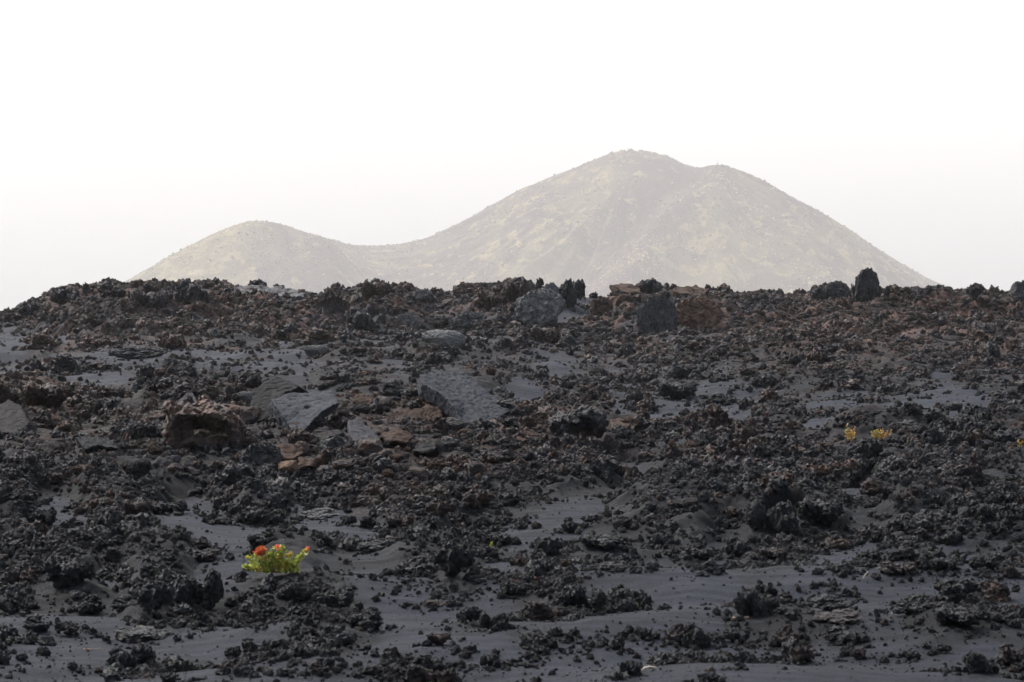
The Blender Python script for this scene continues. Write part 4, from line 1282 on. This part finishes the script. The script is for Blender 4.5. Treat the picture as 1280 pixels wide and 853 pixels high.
def spread(name, args, jz=0.0):
    X, D, rad, b, m, r = args
    z = ground_z(X, D)
    n = len(X)
    s = rad * 2
    scl = np.stack([s * r.uniform(0.8, 1.35, n), s * r.uniform(0.8, 1.2, n), s * r.uniform(0.5, 0.95, n)], 1)
    rot = np.stack([r.normal(0, 0.25, n), r.normal(0, 0.25, n), r.uniform(0, 6.283, n)], 1)
    lite = (r.uniform(0, 1, n) > 0.975) * r.uniform(0.2, 0.7, n)
    brown = np.clip(b + r.normal(0, 0.22, n) + (r.uniform(0, 1, n) > 0.98) * 0.4, 0, 1.3)
    print(name, n)
    return instancer(name, protos, 10, np.stack([X, D, z - 0.03 * s + jz * rad], 1), rot, scl, {'brown': brown, 'lite': lite}, r.integers(0, 10, n))


spread('clinker_rubble', scatter(170000, 1.9, 10, 2.4, lambda m, n: smooth(0.48, 0.9, m + n * 0.6) * 0.85, dhi=66.0, seed=21))
spread('loose_clinker', scatter(26000, 1.4, 6, 2.4, lambda m, n: smooth(0.25, 0.8, m + n * 0.6) * 0.28 + 0.01, dhi=66.0, seed=22))
spread('crumbled_clinker', skirts(seed=31))
spread('ash_grit', scatter(60000, 0.6, 2.2, 2.2, lambda m, n: 0.2 * smooth(-0.1, 0.5, n) + 0.09 + 0.2 * smooth(0.1, 0.5, m + n * 0.4), seed=23))
spread('scattered_clinker', scatter(60000, 1.2, 4, 2.3, lambda m, n: smooth(-0.25, 0.5, n + 0.5 * m) * 0.32, dlo=24.0, dhi=66.0, seed=27))
spread('ridge_clinker', scatter(46000, 1.5, 6.5, 2.3, lambda m, n: smooth(0.25, 0.9, m + n * 0.8) * 0.5, dlo=64.5, dhi=79.0, seed=24), 0.0)

# ------------------------------------------------------------------ plants
def tube(bm, pts, r0, r1, seg=6):
    rings = []
    n = len(pts)
    for i, p in enumerate(pts):
        t = (pts[min(i + 1, n - 1)] - pts[max(i - 1, 0)]).normalized()
        a = t.orthogonal().normalized(); b = t.cross(a)
        r = r0 + (r1 - r0) * i / (n - 1)
        rings.append([bm.verts.new(p + (a * math.cos(2 * math.pi * k / seg) + b * math.sin(2 * math.pi * k / seg)) * r) for k in range(seg)])
    for A, B in zip(rings[:-1], rings[1:]):
        for k in range(seg):
            bm.faces.new((A[k], A[(k + 1) % seg], B[(k + 1) % seg], B[k]))
    bm.faces.new(rings[0][::-1]); bm.faces.new(rings[-1])


def leaf(bm, c, direction, up, ln, wd):
    """thick little spoon shaped leaf"""
    d = direction.normalized(); s = d.cross(up).normalized(); u = s.cross(d).normalized()
    prof = [(0, .12), (.3, .7), (.65, 1.0), (.9, .6), (1.0, .1)]
    L = [bm.verts.new(c + d * ln * t - s * wd * .5 * w + u * ln * (.12 * w)) for t, w in prof]
    Mi = [bm.verts.new(c + d * ln * t - u * ln * .05) for t, w in prof]
    Rr = [bm.verts.new(c + d * ln * t + s * wd * .5 * w + u * ln * (.12 * w)) for t, w in prof]
    for i in range(4):
        bm.faces.new((L[i], Mi[i], Mi[i + 1], L[i + 1])); bm.faces.new((Mi[i], Rr[i], Rr[i + 1], Mi[i + 1]))


def bm_link(name, bm, mat, parent=None, loc=(0, 0, 0)):
    me = bpy.data.meshes.new(name); bm.normal_update(); bm.to_mesh(me); bm.free()
    for p in me.polygons: p.use_smooth = True
    return link(name, me, mat, parent, loc)


def rv(r, z0=-1.0):
    return Vector((r.uniform(-1, 1), r.uniform(-1, 1), r.uniform(z0, 1))).normalized()


def leafy(r, bm, c, n, spread_, ln):
    for _ in range(n):
        d = rv(r, -0.3)
        leaf(bm, c + rv(r) * spread_ * r.random(), d, rv(r, 0.2), ln * r.uniform(.6, 1.15), ln * r.uniform(.6, .9))


r = random.Random(5)
pD = on_ground(345, 716)[1] - 0.1
scl = pD / FPX
base = P3(345, 715, pD)
plant = empty('flowering_plant', base)
tag(plant, 'low green leafy plant with orange red seed heads growing on black ash', 'plant')
tips = [(-38, 8), (-33, 20), (-26, 26), (-20, 15), (-14, 32), (-8, 24), (-3, 34), (2, 30), (6, 22), (10, 32), (14, 18), (18, 26), (22, 14), (27, 20), (32, 26), (37, 34), (24, 8), (27, 0), (-24, 8), (-10, 12), (4, 12), (14, 10), (0, 20), (-18, 24), (35, 30), (-34, 5), (-12, 6), (-5, 28), (8, 36), (-22, 20)]
sb = bmesh.new(); lb = bmesh.new(); yb = bmesh.new()
for (tx, tz) in tips:
    y = r.uniform(-8, 8)
    root = Vector((tx * 0.35, y * 0.3, -1)) * scl
    tip = Vector((tx * 1.04, y, tz * 0.84)) * scl
    mid = (root + tip) / 2 + Vector((0, 0, -2 * scl)) + rv(r) * 1.5 * scl
    tube(sb, [root, mid, tip], 0.8 * scl, 0.35 * scl)
    for k in range(5):
        c = mid.lerp(tip, k / 4)
        leafy(r, lb if r.random() < .86 else yb, c, 8, 4.5 * scl, 4.6 * scl)
    leafy(r, lb, tip, 4, 2.5 * scl, 4.2 * scl)
bm_link('stems', sb, M_STEM, plant)
bm_link('foliage', lb, M_LEAF, plant)
bm_link('yellowed_leaves', yb, M_YELLOW, plant)


def seed_head(cx, cz, rx, rz, mat, lab, n):
    fb = bmesh.new()
    c0 = Vector((cx, -2, cz)) * scl
    for _ in range(n):
        d = rv(r); p_ = c0 + Vector((d.x * rx, d.y * rx, d.z * rz)) * scl * r.uniform(.3, 1)
        leaf(fb, p_, rv(r, -.2), rv(r), 3.2 * scl, 2.6 * scl)
    tube(fb, [c0 + Vector((0, 0, -rz * 1.6)) * scl, c0], 0.5 * scl, 0.3 * scl)
    o = bm_link('seed_head', fb, mat, plant); o['label'] = lab


seed_head(-19, 27, 8, 6, M_FLOWER, 'big rust orange seed head', 190)
seed_head(2.5, 33, 3, 3, M_PINK, 'small coral seed head', 26)
seed_head(40, 29, 2.6, 2.8, M_PINK, 'small coral seed head', 22)


def sprig(x, v, wpx, hpx, label, nst, mat=M_YELLOW, name='yellow_plant', seed=1, lift=6):
    r = random.Random(seed)
    X, D, z = on_ground(x, v)
    D -= 0.05
    sc = D / FPX
    e = empty(name, P3(x, v, D)); tag(e, label, 'plant')
    sb, lb, gb = bmesh.new(), bmesh.new(), bmesh.new()
    for k in range(nst):
        t = (k + .5) / nst * 2 - 1
        tip = Vector((t * wpx / 2 + r.uniform(-1, 1), r.uniform(-2, 2), hpx * r.uniform(.45, 1.0))) * sc
        root = Vector((t * wpx * .2, 0, -lift)) * sc
        mid = (root + tip) / 2 + rv(r) * 1.0 * sc
        tube(sb, [root, mid, tip], .45 * sc, .25 * sc, 5)
        for q in range(5):
            leafy(r, lb if r.random() < .8 else gb, mid.lerp(tip, q / 4), 3, 1.5 * sc, 2.3 * sc)
    bm_link('stems', sb, M_STEM, e); bm_link('foliage', lb, mat, e)
    bm_link('green_leaves', gb, M_LEAF, e)


sprig(1063, 552, 14, 22, 'small upright yellow orange plant behind the craggy black rock', 7, seed=3)
sprig(1101, 550, 26, 15, 'spreading golden orange plant right of the upright yellow one', 11, seed=4)
sprig(1278, 559, 14, 11, 'orange yellow plant at the right edge of the picture', 6, seed=6)
sprig(1028, 559, 4, 4, 'tiny yellow sprout among lava left of the yellow plants', 2, seed=7, name='sprout')
sprig(615, 682, 5, 5, 'tiny bright green sprout beside a dark foreground clump', 3, mat=M_LEAF, seed=8, name='sprout')

# ------------------------------------------------------------------ bleached sticks
def stick(pts, label, mat, r0=1.6, r1=0.8):
    v0 = pts[0][1]
    X, D, z = on_ground(pts[0][0], max(p[1] for p in pts) + 1)
    sc = D / FPX
    P = [P3(px, pv, D - 0.02) for px, pv in pts]
    bm = bmesh.new(); o0 = P[0].copy()
    fine_ = []
    for a, b_ in zip(P[:-1], P[1:]):
        for k in range(4): fine_.append(a.lerp(b_, k / 4) - o0 + rv(random) * 0.25 * sc)
    fine_.append(P[-1] - o0)
    tube(bm, fine_, r0 * sc, r1 * sc, 7)
    o = bm_link('stick', bm, mat, None, o0); tag(o, label, 'stick')


stick([(801, 839), (806, 835), (813, 833.5), (821, 835)], 'white curled dry stick on the bottom ash', M_STICK, 1.5, 1.2)
stick([(745, 763), (751, 760.5), (760, 761), (769, 763)], 'curved tan stick lying in front of the large black bank rock', M_TANSTICK, 1.4, 0.9)
stick([(916, 773), (926, 773), (936, 771.5)], 'short straight tan stick below the cone shaped grey rock', M_TANSTICK, 1.8, 1.4)
stick([(1079, 724), (1081, 719), (1085, 715)], 'thin pale forked twig on the right ash', M_STICK, 0.9, 0.5)
stick([(1114, 768), (1118, 765), (1121, 763)], 'short white twig at the foot of the low twin lumps', M_STICK, 0.9, 0.6)
stick([(104, 811), (116, 812), (127, 810)], 'thin pale twig on ash left of the square dark lump', M_TANSTICK, 0.5, 0.3)

# ------------------------------------------------------------------ scrub on the cones
scrubs = bpy.data.collections.new('scrub_shapes')
M_SCRUB = []
for nm, c1, c2 in (('olive_scrub', (0.045, 0.055, 0.025), (0.08, 0.085, 0.035)), ('pale_scrub', (0.26, 0.215, 0.10), (0.38, 0.315, 0.16)), ('grey_scrub', (0.07, 0.075, 0.05), (0.11, 0.11, 0.075))):
    M_SCRUB.append(plain_mat(nm, c1, c2, 0.2, 0.9))
for i in range(6):
    P, F = clinker(2600 + i * 31, 3, 0.8, 1.0)
    me = np_mesh('bush', norm_unit(P, 0.2), F); me.materials.append(M_SCRUB[(0, 0, 2, 1, 1, 2)[i]])
    scrubs.objects.link(bpy.data.objects.new('bush', me))
r_ = np.random.default_rng(91)
n = 90000
bx = r_.uniform(-700, 820, n); by = r_.uniform(2700, 3900, n)
bz = hill_z(bx, by)
pale = fbm2(bx / 120, by / 120, 130, 4)
den = fbm2(bx / 110, by / 110, 140, 4)
keep = (bz > -560) & (r_.uniform(0, 1, n) < 0.12 + 0.88 * smooth(-0.2, 0.25, den))
bx, by, bz, pale = bx[keep], by[keep], bz[keep], pale[keep]
n = len(bx)
right = smooth(60, 160, bx) * (1 - smooth(330, 480, bx)) * (1 - smooth(-420, -320, bz))
ispale = r_.uniform(0, 1, n) < 0.06 + 0.8 * smooth(0.0, 0.3, pale - 0.05 + 0.25 * right + 0.15 * (1 - smooth(-420, -300, bx)))
idx = np.where(ispale, r_.integers(3, 5, n), np.array([0, 1, 2, 5])[r_.integers(0, 4, n)])
sz = (1.5 + r_.pareto(2.6, n) * 1.3).clip(1.3, 3.8) * np.where(ispale, 0.85, 1.0)
instancer('shrubs', scrubs, 6, np.stack([bx, by, bz - 0.3], 1), np.stack([np.zeros(n), np.zeros(n), r_.uniform(0, 6.28, n)], 1),
          np.stack([sz, sz, sz * r_.uniform(.5, .8, n)], 1), {'brown': np.zeros(n), 'lite': np.zeros(n)}, idx)


def marker(x, v, h, label, name='summit_post'):
    # stands on the skyline of the cone: highest place along the sight line column
    Xs = np.full(600, 0.0); Ds = np.linspace(2900, 3700, 600); Xs = Ds * (x - 640) / fwd(v)
    zs = hill_z(Xs, Ds); _, pv = to_pix(Xs, Ds, zs); i = int(np.argmin(pv))
    bm = bmesh.new(); tube(bm, [Vector((0, 0, -1)), Vector((0, 0, h * .5)), Vector((0, 0, h))], 0.9, 0.6, 8)
    bmesh.ops.create_icosphere(bm, subdivisions=2, radius=1.6, matrix=Matrix.Translation((0, 0, h * 0.35)))
    o = bm_link(name, bm, plain_mat(name + '_paint', (0.5, 0.5, 0.48), (0.6, 0.6, 0.58), 1.0), None, (float(Xs[i]), float(Ds[i]), float(zs[i])))
    tag(o, label, 'marker')


marker(897, 203, 7, 'small pale post on the lower right summit of the main cone')
marker(785, 187, 5, 'tiny stubby post on the highest summit of the main cone')

# ------------------------------------------------------------------ the hazy air between here and the sea
x0, x1, y0, y1, z0, z1 = -27000, 27000, -60, 47000, -1036.0, 4.0
bm = bmesh.new()
bmesh.ops.create_cube(bm, size=1.0)
for v in bm.verts:
    v.co = Vector((x0 if v.co.x < 0 else x1, y0 if v.co.y < 0 else y1, z0 if v.co.z < 0 else z1))
hz = bm_link('haze', bm, None)
N = NT('sea_haze')
pv_ = N.node('ShaderNodeVolumePrincipled')
pv_.inputs['Color'].default_value = (0.905, 0.895, 0.882, 1); pv_.inputs['Density'].default_value = 0.00019; pv_.inputs['Anisotropy'].default_value = 0.12
N.l(pv_.outputs[0], N.out.inputs['Volume'])
hz.data.materials.append(N.m)
for p_ in hz.data.polygons: p_.use_smooth = False
tag(hz, kind='stuff')
